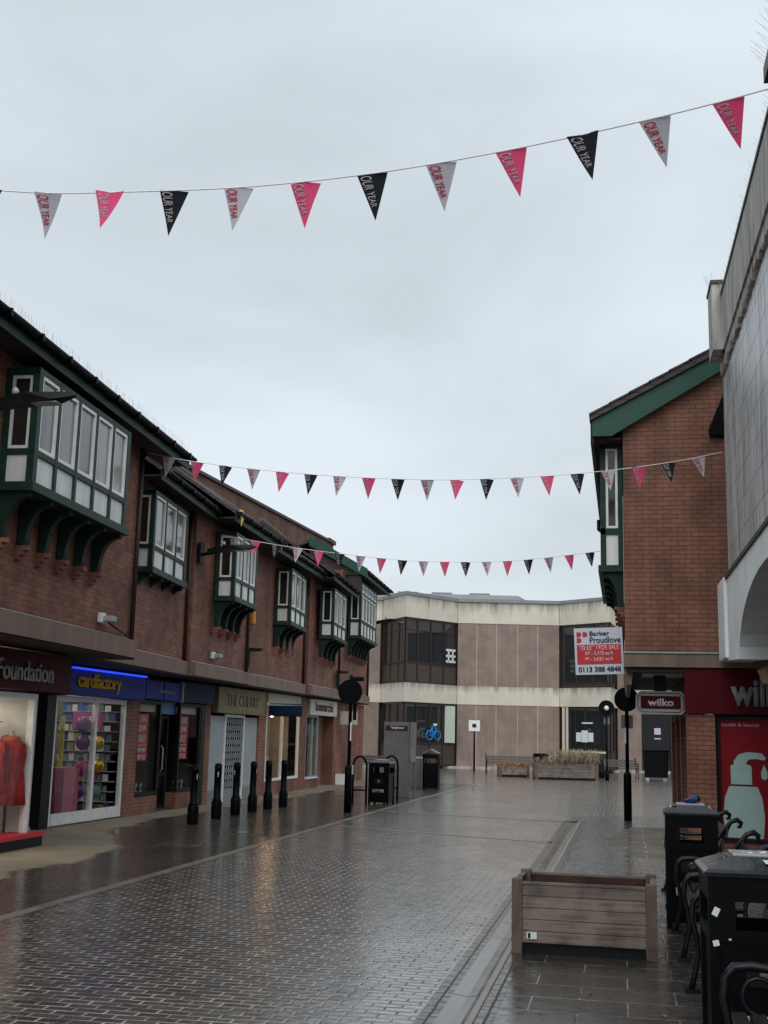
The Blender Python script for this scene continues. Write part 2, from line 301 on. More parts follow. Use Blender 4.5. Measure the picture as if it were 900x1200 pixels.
def ground_mat(name, c1, c2, mortar, bw, bh, ms, rmin, rmax, bumpd=.004, dry=None, rot=False, tilt=.5, offs=.5, macro=.0, gloss=.5, warp=.01, jr=None, cw=1.0):
    m = bpy.data.materials.new(name); m.use_nodes = True; t = m.node_tree; n = t.nodes; l = t.links; b = n['Principled BSDF']
    g = n.new('ShaderNodeNewGeometry'); mpn = n.new('ShaderNodeMapping'); l.new(g.outputs['Position'], mpn.inputs[0])
    if rot: mpn.inputs['Rotation'].default_value = (0, 0, R(90))
    wb = n.new('ShaderNodeTexNoise'); wb.inputs['Scale'].default_value = 3.5; wb.inputs['Detail'].default_value = 3; l.new(g.outputs['Position'], wb.inputs['Vector'])
    wa = n.new('ShaderNodeVectorMath'); wa.operation = 'MULTIPLY_ADD'; wa.inputs[1].default_value = (warp, warp, 0)
    l.new(wb.outputs['Color'], wa.inputs[0]); l.new(mpn.outputs[0], wa.inputs[2])
    br = n.new('ShaderNodeTexBrick'); br.inputs['Scale'].default_value = 1; br.inputs['Brick Width'].default_value = bw; br.inputs['Row Height'].default_value = bh; br.offset = offs
    br.inputs['Mortar Size'].default_value = ms; br.inputs['Mortar Smooth'].default_value = 1; br.inputs['Bias'].default_value = 0
    br.inputs['Color1'].default_value = (*c1, 1); br.inputs['Color2'].default_value = (*c2, 1); br.inputs['Mortar'].default_value = (*mortar, 1); l.new(wa.outputs[0], br.inputs['Vector'])
    z = n.new('ShaderNodeTexNoise'); z.inputs['Scale'].default_value = .55; z.inputs['Detail'].default_value = 8; z.inputs['Roughness'].default_value = .62; l.new(g.outputs['Position'], z.inputs['Vector'])
    z3 = n.new('ShaderNodeTexNoise'); z3.inputs['Scale'].default_value = 14; z3.inputs['Detail'].default_value = 4; l.new(g.outputs['Position'], z3.inputs['Vector'])
    r = n.new('ShaderNodeMapRange'); r.inputs['From Min'].default_value = .3; r.inputs['From Max'].default_value = .7; r.inputs['To Min'].default_value = .7; r.inputs['To Max'].default_value = 1.25; l.new(z.outputs['Fac'], r.inputs[0])
    mu = n.new('ShaderNodeVectorMath'); mu.operation = 'SCALE'; l.new(br.outputs['Color'], mu.inputs[0]); l.new(r.outputs[0], mu.inputs['Scale'])
    rr = n.new('ShaderNodeMapRange'); rr.inputs['From Min'].default_value = .35; rr.inputs['From Max'].default_value = .65; rr.inputs['To Min'].default_value = rmin; rr.inputs['To Max'].default_value = rmax
    # per-brick random tilt and roughness
    sb = n.new('ShaderNodeSeparateXYZ')
    br2 = n.new('ShaderNodeTexBrick'); br2.offset = offs
    for k in ('Scale', 'Brick Width', 'Row Height'): br2.inputs[k].default_value = br.inputs[k].default_value
    br2.inputs['Mortar Size'].default_value = ms; br2.inputs['Mortar Smooth'].default_value = .4; br2.inputs['Color1'].default_value = (0, 0, 0, 1); br2.inputs['Color2'].default_value = (1, 1, 1, 1); br2.inputs['Mortar'].default_value = (.5, .5, .5, 1)
    l.new(wa.outputs[0], br2.inputs['Vector'])
    l.new(z3.outputs['Fac'], rr.inputs[0])
    if jr:
        zj = n.new('ShaderNodeTexNoise'); zj.inputs['Scale'].default_value = 4.5; zj.inputs['Detail'].default_value = 5; l.new(g.outputs['Position'], zj.inputs['Vector'])
        jq = n.new('ShaderNodeMapRange'); jq.inputs['From Min'].default_value = .38; jq.inputs['From Max'].default_value = .62; jq.inputs['To Min'].default_value = 0; jq.inputs['To Max'].default_value = 1.3; l.new(zj.outputs['Fac'], jq.inputs[0])
        jcol = n.new('ShaderNodeMix'); jcol.data_type = 'RGBA'; jcol.inputs['A'].default_value = (.035, .03, .026, 1); jcol.inputs['B'].default_value = (*mortar, 1); jcol.clamp_factor = False
        l.new(jq.outputs[0], jcol.inputs['Factor']); l.new(jcol.outputs['Result'], br.inputs['Mortar'])
        zp = n.new('ShaderNodeTexNoise'); zp.inputs['Scale'].default_value = .8; zp.inputs['Detail'].default_value = 6; zp.inputs['Roughness'].default_value = .6
        mpp = n.new('ShaderNodeMapping'); mpp.inputs['Scale'].default_value = (1, .45, 1); l.new(g.outputs['Position'], mpp.inputs[0]); l.new(mpp.outputs[0], zp.inputs['Vector'])
        pq = n.new('ShaderNodeMapRange'); pq.inputs['From Min'].default_value = .42; pq.inputs['From Max'].default_value = .62; pq.inputs['To Min'].default_value = .55*cw; pq.inputs['To Max'].default_value = cw; l.new(zp.outputs['Fac'], pq.inputs[0])
        l.new(pq.outputs[0], b.inputs['Coat Weight']); b.inputs['Coat Roughness'].default_value = .19; b.inputs['Coat IOR'].default_value = 1.8
        jm_ = n.new('ShaderNodeMix'); l.new(br.outputs['Fac'], jm_.inputs['Factor']); l.new(rr.outputs[0], jm_.inputs['A']); jm_.inputs['B'].default_value = jr
        class _o: outputs = [jm_.outputs['Result']]
        rr = _o
    # height: bricks above joints, plus fine and medium undulation
    h1 = n.new('ShaderNodeMath'); h1.operation = 'MULTIPLY'; h1.inputs[1].default_value = -1; l.new(br.outputs['Fac'], h1.inputs[0])
    h2 = n.new('ShaderNodeMath'); h2.operation = 'MULTIPLY_ADD'; h2.inputs[1].default_value = tilt; l.new(z3.outputs['Fac'], h2.inputs[0]); l.new(h1.outputs[0], h2.inputs[2])
    h3 = n.new('ShaderNodeMath'); h3.operation = 'MULTIPLY_ADD'; h3.inputs[1].default_value = tilt*.5; l.new(br2.outputs['Color'], h3.inputs[0]); l.new(h2.outputs[0], h3.inputs[2])
    h4 = n.new('ShaderNodeMath'); h4.operation = 'MULTIPLY_ADD'; h4.inputs[1].default_value = macro; l.new(z.outputs['Fac'], h4.inputs[0]); l.new(h3.outputs[0], h4.inputs[2])
    bp = n.new('ShaderNodeBump'); bp.inputs['Strength'].default_value = 1; bp.inputs['Distance'].default_value = bumpd; l.new(h4.outputs[0], bp.inputs['Height'])
    l.new(bp.outputs[0], b.inputs['Normal'])
    bc = n.new('ShaderNodeBump'); bc.inputs['Strength'].default_value = .45; bc.inputs['Distance'].default_value = bumpd; l.new(h3.outputs[0], bc.inputs['Height']); l.new(bc.outputs[0], b.inputs['Coat Normal'])
    b.inputs['Specular IOR Level'].default_value = gloss
    if dry is None:
        l.new(mu.outputs[0], b.inputs['Base Color']); l.new(rr.outputs[0], b.inputs['Roughness'])
    else:      # a dry patch where the building shelters the slabs: lighter and matt
        nm = dry(n, l, g, z)
        m1 = n.new('ShaderNodeMix'); m1.data_type = 'RGBA'; l.new(nm, m1.inputs['Factor']); l.new(mu.outputs[0], m1.inputs['A'])
        dm = n.new('ShaderNodeVectorMath'); dm.operation = 'MULTIPLY'; dm.inputs[1].default_value = (3.3, 3.12, 2.7); l.new(mu.outputs[0], dm.inputs[0]); l.new(dm.outputs[0], m1.inputs['B']); l.new(m1.outputs['Result'], b.inputs['Base Color'])
        m2 = n.new('ShaderNodeMix'); l.new(nm, m2.inputs['Factor']); l.new(rr.outputs[0], m2.inputs['A']); m2.inputs['B'].default_value = .85; l.new(m2.outputs['Result'], b.inputs['Roughness'])
    return m
def dry_left(n, l, g, z):
    sp = n.new('ShaderNodeSeparateXYZ'); l.new(g.outputs['Position'], sp.inputs[0])
    # boundary x = f(y): nearer the kerb close to the camera, nearer the shops farther off
    mr = n.new('ShaderNodeMapRange'); mr.interpolation_type = 'SMOOTHSTEP'; mr.inputs['From Min'].default_value = 15.5; mr.inputs['From Max'].default_value = 21.5; mr.inputs['To Min'].default_value = -6.95; mr.inputs['To Max'].default_value = -8.75; l.new(sp.outputs['Y'], mr.inputs[0])
    s1 = n.new('ShaderNodeMath'); s1.operation = 'SUBTRACT'; l.new(mr.outputs[0], s1.inputs[0]); l.new(sp.outputs['X'], s1.inputs[1])
    nn = n.new('ShaderNodeMath'); nn.operation = 'MULTIPLY_ADD'; nn.inputs[1].default_value = 1.6; nn.inputs[2].default_value = -.8; l.new(z.outputs['Fac'], nn.inputs[0])
    a = n.new('ShaderNodeMath'); a.operation = 'ADD'; l.new(s1.outputs[0], a.inputs[0]); l.new(nn.outputs[0], a.inputs[1])
    q = n.new('ShaderNodeMapRange'); q.inputs['From Min'].default_value = -.06; q.inputs['From Max'].default_value = .12; l.new(a.outputs[0], q.inputs[0]); return q.outputs[0]
def dry_right(n, l, g, z):
    sp = n.new('ShaderNodeVectorMath'); sp.operation = 'SUBTRACT'; sp.inputs[1].default_value = (.75, 21.6, 0); l.new(g.outputs['Position'], sp.inputs[0])
    s2 = n.new('ShaderNodeVectorMath'); s2.operation = 'MULTIPLY'; s2.inputs[1].default_value = (1/1.05, 1/3.6, 0); l.new(sp.outputs[0], s2.inputs[0])
    ln = n.new('ShaderNodeVectorMath'); ln.operation = 'LENGTH'; l.new(s2.outputs[0], ln.inputs[0])
    nn = n.new('ShaderNodeMath'); nn.operation = 'MULTIPLY_ADD'; nn.inputs[1].default_value = .9; nn.inputs[2].default_value = -.45; l.new(z.outputs['Fac'], nn.inputs[0])
    a = n.new('ShaderNodeMath'); a.operation = 'ADD'; l.new(ln.outputs['Value'], a.inputs[0]); l.new(nn.outputs[0], a.inputs[1])
    q = n.new('ShaderNodeMapRange'); q.inputs['From Min'].default_value = 1.03; q.inputs['From Max'].default_value = .97; l.new(a.outputs[0], q.inputs[0]); return q.outputs[0]
setts = ground_mat('wet_brick_setts', (.112, .090, .070), (.046, .038, .031), (.38, .355, .32), .2, .1, .0125, .07, .24, .007, tilt=.75, macro=1.2, gloss=.9, warp=.022, jr=.55)
slabsL = ground_mat('left_paving', (.064, .054, .042), (.052, .044, .035), (.09, .08, .065), .45, .3, .005, .14, .30, .0012, dry=dry_left, tilt=.22, macro=3, gloss=.7, warp=.0)
slabsR = ground_mat('right_paving_slabs', (.060, .053, .045), (.036, .033, .030), (.30, .29, .26), .62, .42, .009, .14, .36, .0016, dry=dry_right, tilt=.22, macro=2.5, gloss=.5, warp=.004, jr=.5, cw=.35)
edging = ground_mat('edging_setts', (.07, .062, .055), (.05, .045, .04), (.02, .018, .016), .2, .12, .01, .12, .3, .004, rot=True, tilt=.6, macro=1.5)
chan = pmat('wet_drain_channel', (.12, .115, .105), .14, noise=.35, nscale=2.2, bump=.12, bscale=5, spec=.7)
kerbm = pmat('pale_kerb_stone', (.20, .185, .16), .3, noise=.3, nscale=3, bump=.4, bscale=14)
tarmac = pmat('wet_ground', (.05, .045, .04), .3, noise=.3, nscale=1)

# ------------------------------------------------------------------ ground
def sheet(name, mat, x0, x1, y0, y1, z):
    nx = 1; o = MB().pts([(x0, y0, z), (x1, y0, z), (x1, y1, z), (x0, y1, z)], [(0, 1, 2, 3)]).build(name, mat); return struct(o)
sheet('ground', tarmac, -400, 400, -60, 900, -.02)
sheet('road', setts, -5.42, -1.27, -6, 33, 0.0)
sheet('plaza', setts, -30, 30, 33, 80, 0.0)
sheet('road_corner', setts, -1.27, .6, 25.9, 28.6, 0.0)
sheet('side_square', setts, -1.27, 12, 28.6, 33, 0.0)
sheet('left_pavement', slabsL, -14, -5.56, -6, 33, 0.0)
MBp = MB().pts([(-14, 33, .004), (-5.56, 33, .004), (-5.35, 44, .004), (-14, 46, .004)], [(0, 1, 2, 3)]); struct(MBp.build('left_pavement', slabsL))
m_ = MB().pts([(-5.56, -6, .004), (-5.42, -6, .004), (-5.42, 33, .004), (-5.56, 33, .004)], [(0, 1, 2, 3)])
m_.pts([(-5.56, 33, .008), (-5.38, 33, .008), (-5.18, 44, .008), (-5.36, 44, .008)], [(0, 1, 2, 3)]); struct(m_.build('left_kerb', kerbm))
# right hand side: edge course, dished channel, kerb, setts, slabs
sheet('road_edge_course', edging, -1.27, -1.15, -6, 25.9, .004)
cm = MB(); ys = [-6+i*2.4 for i in range(13)]+[26]
prof = [(-1.15, .004), (-1.11, -.001), (-1.05, -.009), (-.99, -.001), (-.955, .008)]
for i in range(len(ys)-1):
    for j in range(4):
        (a, za), (b_, zb_) = prof[j], prof[j+1]
        cm.pts([(a, ys[i]+.006, za), (b_, ys[i]+.006, zb_), (b_, ys[i+1]-.006, zb_), (a, ys[i+1]-.006, za)], [(0, 1, 2, 3)])
struct(cm.build('drain_channel', chan))
struct(MB().cbox(-.955, -.905, -6, 26, -.03, .03, .008).build('right_kerb', kerbm))
sheet('sett_course', edging, -.905, -.80, -6, 26, .022)
sheet('right_pavement', slabsR, -.80, 9, -6, 26.2, .02)
struct(MB().pts([(-1.27, 25.95, .012), (-.8, 26.19, .012), (9, 26.19, .012), (9, 28.6, .012), (-.1, 28.6, .012), (-.7, 28.2, .012), (-1.1, 27.3, .012)], [(0, 1, 2, 3, 4, 5, 6)]).build('right_pavement_end', slabsR))
# slightly brighter granite strips across the road
for i, (xa, ya, xb, yb) in enumerate([(-5.36, 22.3, -1.2, 20.6), (-5.36, 27.0, -1.2, 25.9)]):
    struct(MB().pts([(xa, ya, .004), (xb, yb, .004), (xb, yb+.16, .004), (xa, ya+.16, .004)], [(0, 1, 2, 3)]).build('stone_strip', kerbm))
# manhole lids
for (x, y) in ((-6.6, 17.6), (-6.3, 20.2)):
    mh = MB().box(x-.3, x+.3, y-.22, y+.22, .0, .006); tag(mh.build('manhole_cover', chan), 'rectangular metal inspection cover set flush in the %s' % ('left pavement nearest the camera' if y < 18 else 'left pavement by the second bollard'), 'manhole cover', 'inspection covers')

# ------------------------------------------------------------------ left hand brick shops
GR = 'brick shops along the left of the street'
def bay(parent, A, B, zb, npane, ztop, proj=.45, transom=False):
    A = Vector((*A, 0)); B = Vector((*B, 0)); d = (B-A).normalized(); L = (B-A).length
    M = fr((A.x, A.y, zb), d); Hh = ztop-zb                 # local x along the front, +y away from the street, z up
    fm = MB(M); w_ = .07; pw = (L-w_)/npane; pz = .27*Hh; rz = .32*Hh
    fm.box(-.05, L+.05, -.04, proj, -.06, .05)               # sill slab
    for i in range(npane+1):
        x = i*pw; ww = w_ if 0 < i < npane else w_*1.6; x0 = x if i < npane else L-ww
        fm.box(x0, x0+ww, 0, .09, .05, Hh)
    fm.box(0, L, .003, .085, pz, rz); fm.box(0, L, .003, .085, Hh-.05, Hh+.02)
    for xe in (0, L-.09):                                    # side frames
        fm.box(xe+.002, xe+.088, proj-.08, proj, .05, Hh); fm.box(xe+.003, xe+.087, .09, proj, pz, rz); fm.box(xe+.003, xe+.087, .09, proj, Hh-.07, Hh+.02)
    fm.box(0.02, L-.02, .1, proj, Hh-.02, Hh+.01)
    if transom: fm.box(0, L, .003, .085, .78*Hh, .82*Hh)
    b = fm.build('bay_window', green, parent)
    fb = MB(M).box(.03, L-.03, .07, proj, -.02, .06); fb.build('bay_floor', soffit, b)
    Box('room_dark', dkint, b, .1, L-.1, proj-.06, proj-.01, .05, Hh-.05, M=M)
    for i in range(npane):
        x0 = i*pw+w_*(1.6 if i == 0 else 1)+.004; x1 = (i+1)*pw-.004 if i < npane-1 else L-w_*1.6-.004
        Box('panel', panelw, b, x0, x1, .03, .06, .055, pz-.003, M=M)
        f = MB(M); t = .045; z0, z1 = rz+.003, (Hh-.053)
        f.box(x0, x0+t, .012, .07, z0, z1); f.box(x1-t, x1, .012, .07, z0, z1); f.box(x0+t, x1-t, .012, .07, z0, z0+t); f.box(x0+t, x1-t, .012, .07, z1-t, z1)
        if transom: f.box(x0+t, x1-t, .012, .07, .75*Hh, .85*Hh)
        f.build('window_frame', white_p, b); Box('pane', pane, b, x0+t, x1-t, .045, .055, z0+t, z1-t, M=M)
    for xe in (.03, L-.05):                                  # side glazing
        Box('panel', panelw, b, xe, xe+.02, .095, proj-.085, .055, pz-.003, M=M)
        f = MB(M); z0, z1 = rz+.003, Hh-.075; y0, y1 = .095, proj-.085; t = .04
        f.box(xe-.01, xe+.03, y0, y0+t, z0, z1); f.box(xe-.01, xe+.03, y1-t, y1, z0, z1); f.box(xe-.01, xe+.03, y0+t, y1-t, z0, z0+t); f.box(xe-.01, xe+.03, y0+t, y1-t, z1-t, z1)
        f.build('window_frame', white_p, b); Box('pane', panedark, b, xe+.004, xe+.014, y0+t, y1-t, z0+t, z1-t, M=M)
    nb = npane+1
    for i in range(nb):                                      # curved timber brackets with stepped brick corbels
        x = .02+(L-.16)*i/(nb-1); pr = [(proj, -.06), (.03, -.06), (.03, -.12)]
        for k in range(9):
            a = k/8*math.pi/2; pr.append((.05+(proj-.17)*math.sin(a)**1.0, -.12-.45*(1-math.cos(a))))
        pr += [(proj-.10, -.64), (proj, -.64)]
        MB(M).prism(pr, x, x+.12, 'x').build('bracket', greenblk, b)
        k_ = MB(M)
        for q in range(3): k_.box(x-.01, x+.11, proj-.16+.05*q, proj+.02, -.64-.06*(q+1)+.001*q, -.64-.06*q)
        k_.build('corbel', brick, b)
    return b
def gutter(parent, A, B, z, boards=True, ends=True):
    A = Vector((*A, 0)); B = Vector((*B, 0)); d = (B-A).normalized(); L = (B-A).length; M = fr((A.x, A.y, z), d)
    g = MB(M); pr = [(-.02+.065*math.cos(math.pi+math.pi*k/8)-.045, .065*math.sin(math.pi+math.pi*k/8)) for k in range(9)]
    n = 9
    pts = [(0, p[0], p[1]) for p in pr]+[(L, p[0], p[1]) for p in pr]
    inn = [(0, p[0]*.9-.006, p[1]*.85+.004) for p in pr]+[(L, p[0]*.9-.006, p[1]*.85+.004) for p in pr]
    g.pts(pts, [(k, n+k, n+k+1, k+1) for k in range(n-1)]); g.pts(inn, [(k, k+1, n+k+1, n+k) for k in range(n-1)])
    for i in range(int(L/.9)+1): g.box(i*.9, i*.9+.05, -.14, .0, -.08, .012)
    g.build('gutter', black, parent)
    if boards: Box('fascia_board', green, parent, .02, L-.02, .002, .03, -.19, .02, M=M)
def unit(label, A, B, bayA, bayB, npane, zb, ztop, zeave, gA, gB, back=-13.5, xoff=0, slope=.68, xr=2.3, **k):
    t = thing('shop_building', label, 'building', (A[0], A[1], 0), 0, GR); o = Vector((A[0], A[1], 0))
    T = Matrix.Translation(-o)                               # children are modelled in world space, shifted to the parent
    MB(T).prism([A, B, (back, B[1]), (back, A[1])], 2.86, zeave-.02, 'z').build('upper_wall', brick, t)
    MB(T).prism([(A[0]+.13, A[1]), (B[0]+.13, B[1]), (B[0]-.02, B[1]), (A[0]-.02, A[1])], 2.82, 3.10, 'z').build('stone_band', band, t)
    MB(T).prism([(A[0]+.10, A[1]+.01), (B[0]+.10, B[1]-.01), (back, B[1]-.01), (back, A[1]+.01)], 2.79, 2.83, 'z').build('soffit', soffit, t)
    MB(T).tube([(A[0]+.02, A[1]+.1, 3.12), (B[0]+.02, B[1]-.15, 3.12)], .014, 6).build('conduit', lightgreyp, t)
    MB(T).tube([(B[0]+.05, B[1]-.06, zeave), (B[0]+.05, B[1]-.06, 3.05)], .04, 8).build('drainpipe', brownpipe, t)
    rf = MB(T)                                               # pitched roof, eaves at the gutter
    th = .09
    for (p, q) in ((gA, gB),):
        zr = zeave+slope*xr
        rf.pts([(p[0], p[1], zeave+.05), (q[0], q[1], zeave+.05), (q[0]-xr, q[1], zr+.05), (p[0]-xr, p[1], zr+.05),
                (p[0], p[1], zeave-.03), (q[0], q[1], zeave-.03), (q[0]-xr, q[1], zr-.05), (p[0]-xr, p[1], zr-.05),
                (q[0]-2*xr, q[1], zeave+.05), (p[0]-2*xr, p[1], zeave+.05)],
               [(0, 1, 2, 3), (3, 2, 8, 9), (0, 4, 5, 1), (4, 7, 6, 5), (0, 3, 7, 4), (1, 5, 6, 2), (3, 9, 7), (2, 6, 8)])
        # tile courses standing proud at the verge
        L = q[1]-p[1]; nt_ = int(L/.165)
        for i in range(nt_):
            y = p[1]+L*(i+.1)/nt_; x = p[0]+(q[0]-p[0])*(i+.5)/nt_
            rf.pts([(x+.03, y, zeave+.055), (x+.03, y+.15, zeave+.055), (x-.3, y+.15, zeave+.055+.33*slope), (x-.3, y, zeave+.055+.33*slope),
                    (x+.03, y, zeave+.09), (x+.03, y+.15, zeave+.09), (x-.3, y+.15, zeave+.09+.33*slope), (x-.3, y, zeave+.09+.33*slope)],
                   [(0, 3, 2, 1), (4, 5, 6, 7), (0, 1, 5, 4), (1, 2, 6, 5), (2, 3, 7, 6), (3, 0, 4, 7)])
    r = rf.build('roof', tiles, t)
    MB(T).tube([(gA[0]-xr, gA[1], zr+.06), (gB[0]-xr, gB[1], zr+.06)], .09, 8).build('ridge', ridgem, r)
    MB(T).prism([(B[0]-.25, zeave-.03), (gB[0]-xr, zr-.1), (gB[0]-2*xr+.4, zeave-.03)], B[1]-.25, B[1]-.02, 'y').build('gable', brick, t)
    MB(T).prism([(gB[0], zeave-.16), (gB[0], zeave-.02), (gB[0]-xr, zr-.06), (gB[0]-xr, zr-.2)], gB[1]-.03, gB[1]+.02, 'y').build('bargeboard', green, t)
    # eaves soffit boarding
    MB(T).prism([(gA[0]-.03, gA[1]), (gB[0]-.03, gB[1]), (B[0]-.1, gB[1]), (A[0]-.1, gA[1])], zeave-.13, zeave-.1, 'z').build('eaves_soffit', soffit, t)
    g0 = (gA[0]+.02-o.x, gA[1]-o.y); g1 = (gB[0]+.02-o.x, gB[1]-o.y)
    gutter(t, g0, g1, zeave)
    bay(t, (bayA[0]-o.x, bayA[1]-o.y), (bayB[0]-o.x, bayB[1]-o.y), zb, npane, ztop, **k)
    return t, T
brownpipe = pmat('dark_brown_pipe', (.035, .015, .012), .5); ridgem = pmat('mossy_ridge_tile', (.13, .12, .085), .8, noise=.4, nscale=7)

U1, T1 = unit('nearest brick shop on the left, five pane green bay above a maroon fascia', (-6.95, 3.0), (-7.87, 18.3), (-7.11, 13.25), (-7.30, 16.55), 5, 4.6, 6.1, 6.42, (-6.42, 3.0), (-7.52, 19.6), xr=3.2, slope=.5)
U2, T2 = unit('second brick shop on the left, three pane bay over the blue card shop front', (-8.62, 18.32), (-9.06, 23.9), (-8.53, 20.63), (-8.78, 23.02), 3, 4.6, 6.08, 6.42, (-8.32, 20.3), (-8.72, 24.6))
U3, T3 = unit('third brick shop on the left, bay window beside a black street lamp arm', (-8.93, 23.93), (-9.08, 28.2), (-8.48, 25.3), (-8.60, 27.30), 3, 4.6, 6.08, 6.42, (-8.32, 24.65), (-8.5, 29.0), xr=2.5)
U4, T4 = unit('fourth brick shop on the left, bay above the dull gold fascia', (-9.2, 28.23), (-9.38, 34.7), (-8.81, 31.13), (-9.01, 33.45), 3, 4.6, 6.08, 6.42, (-8.62, 29.05), (-8.82, 34.65), xr=2.4)
U5, T5 = unit('fifth brick shop on the left, bay above the cream fashion shop sign', (-9.24, 34.73), (-9.42, 39.4), (-8.69, 35.6), (-8.90, 38.2), 3, 4.6, 6.08, 6.42, (-8.5, 34.7), (-8.85, 39.35), xr=2.4)
U6, T6 = unit('farthest brick shop on the left, taller five pane bay with top lights beside the library', (-9.36, 39.43), (-9.62, 45.0), (-8.9, 40.4), (-9.1, 44.0), 5, 5.0, 6.9, 7.22, (-8.68, 39.9), (-8.98, 45.9), transom=True, xr=2.0, slope=.55)
# timber gable above the last shop
MB(T6).prism([(-8.85, 7.05), (-10.7, 8.12), (-10.7, 6.4), (-9.3, 6.4), (-8.85, 6.4)], 39.95, 40.1, 'y').build('gable_infill', soffit, U6)
MB(T6).prism([(-8.6, 6.98), (-8.6, 7.3), (-10.7, 8.46), (-10.7, 8.12)], 39.82, 39.9, 'y').build('bargeboard', green_r, U6)
# little dark triangular wall brackets and alarm boxes
def tri(T, x, y, z, par):
    MB(T).prism([(x, z), (x+.42, z-.02), (x+.36, z-.09), (x+.1, z-.09), (x+.1, z-.42), (x, z-.55)], y, y+.12, 'y').build('wall_bracket', greenblk, par)
tri(T4, -9.22, 28.6, 3.75, U4); tri(T5, -9.36, 38.9, 3.75, U5)
def alarm(T, x, y, z, mat, par): MB(T).cbox(x-.02, x+.1, y-.1, y+.1, z-.17, z+.17, .05).build('alarm_box', mat, par)
alarm(T4, -9.17, 28.8, 4.5, orange, U4)
def cctv(T, x, y, z, par):
    c = MB(T).cbox(x-.02, x+.05, y-.08, y+.08, z-.07, z+.08, .015).build('security_camera', white_p, par)
    MB(T).cbox(x+.03, x+.19, y-.02, y+.17, z-.05, z+.04, .02).build('camera_housing', lightgreyp, c)
cctv(T1, -7.76, 16.9, 3.33, U1); cctv(T3, -8.95, 25.4, 3.33, U3)
MB(T1).tube([(-7.72, 17.1, 3.28), (-7.8, 18.1, 3.14)], .015, 6).build('conduit', blackm, U1)
# lead cowl and yellow rag on the second roof
MB(T2).lathe([(.16, 6.9), (.16, 7.35), (.2, 7.36), (.2, 7.42), (.1, 7.55)], (-9.4, 23.2), 12).build('roof_vent', metalgrey, U2)
MB(T3).pts([(-8.25, 24.7, 6.5), (-8.25, 25.0, 6.52), (-8.22, 24.95, 6.3), (-8.23, 24.8, 6.12), (-8.21, 24.72, 6.3)], [(0, 1, 2, 3, 4)]).build('yellow_rag', yellb, U3)
# bird spikes on the first gutter
sp_ = MB(T1)
for i in range(150):
    y = 8+i*.077; x = -6.46-.066*(y-3)
    a = random.uniform(-.5, .5); sp_.tube([(x+.02, y, 6.46), (x+.02+.06*a, y+random.uniform(-.03, .03), 6.66)], .0022, 3, caps=False)
sp_.build('bird_spikes', spike, U1)
# -------- ground floor of the first shop (charity shop)
g = MB(T1)
g.box(-13, -8.45, 3.0, 13.2, 0, .35); g.box(-13, -8.4, 3.0, 8.0, 0, 2.76)
g.build('lower_wall', brick, U1)
T1s = T1 @ Matrix.Translation((-.28, .05, 0)); T1f = T1 @ Matrix.Translation((-.30, -.25, 0))
s1 = Box('shop_fascia', maroon, U1, -8.25, -7.95, 5.0, 17.3, 2.20, 2.74, M=T1f)
lettering('Foundation', letterg, s1, (-8.24+6.95, 15.62-3, 2.46), (0, 1, 0), .28, 1.62, .02, .004)
MB(T1f).prism([(-7.95, 17.3), (-9.0, 19.3), (-9.3, 19.3), (-8.25, 17.3)], 2.22, 2.72, 'z').build('shop_fascia', maroon, U1)
sf = MB(T1s)                                                  # shopfront frames
sf.box(-8.25, -8.1, 8.0, 16.3, .12, .17); sf.box(-8.23, -8.12, 8.0, 16.3, 2.08, 2.16)
for y in (8.0, 12.6, 16.2): sf.box(-8.22, -8.12, y, y+.06, .16, 2.08)
sfo = sf.build('shopfront', white_p, U1)
MB(T1s).pts([(-8.17, 8, .16), (-8.17, 16.25, .16), (-8.17, 16.25, 2.1), (-8.17, 8, 2.1)], [(0, 1, 2, 3)]).build('glass', glass, sfo)
pl = MB(T1s).box(-8.4, -8.02, 8, 16.55, .0, .14).build('plinth', blackm, sfo); Box('red_sill', redflat, sfo, -8.42, -8.0, 8, 16.57, .14, .2, M=T1s)
Box('display_panel', cream, sfo, -9.45, -9.4, 14.0, 16.35, .2, 2.1, M=T1s)
Box('display_back', beige, sfo, -10.2, -10.15, 8, 16.2, .2, 2.1, M=T1s)
Box('window_light', stripl, sfo, -9.0, -8.6, 12, 16.0, 2.06, 2.09, M=T1s)
Box('end_panel', cream, sfo, -9.25, -8.15, 16.3, 16.36, .2, 2.1, M=T1s)
Box('floor', beige, sfo, -10.4, -8.3, 8, 16.3, .1, .14, M=T1s)
# door of the charity shop, set back at an angle
dM = T1 @ fr((-8.85, 16.55, 0), (-.66, 2.0, 0))
d = MB(dM); Ld = 1.85
for x in (0, .86, 1.74): d.box(x, x+.09, 0, .06, 0.1, 2.16)
d.box(.09, 1.74, 0, .06, .1, .32); d.box(.09, 1.74, 0, .06, 2.06, 2.16); d.box(.09, 1.74, .002, .055, 1.05, 1.15)
dd = d.build('door', white_p, U1); MB(dM).box(.09, 1.74, .025, .035, .32, 2.06).build('glass', glass, dd)
Box('door_step', lightgreyp, dd, -.05, Ld, -.05, .3, 0, .1, M=dM)
Box('room_back', dkint, dd, -.1, Ld+.1, 1.6, 1.65, 0, 2.5, M=dM)
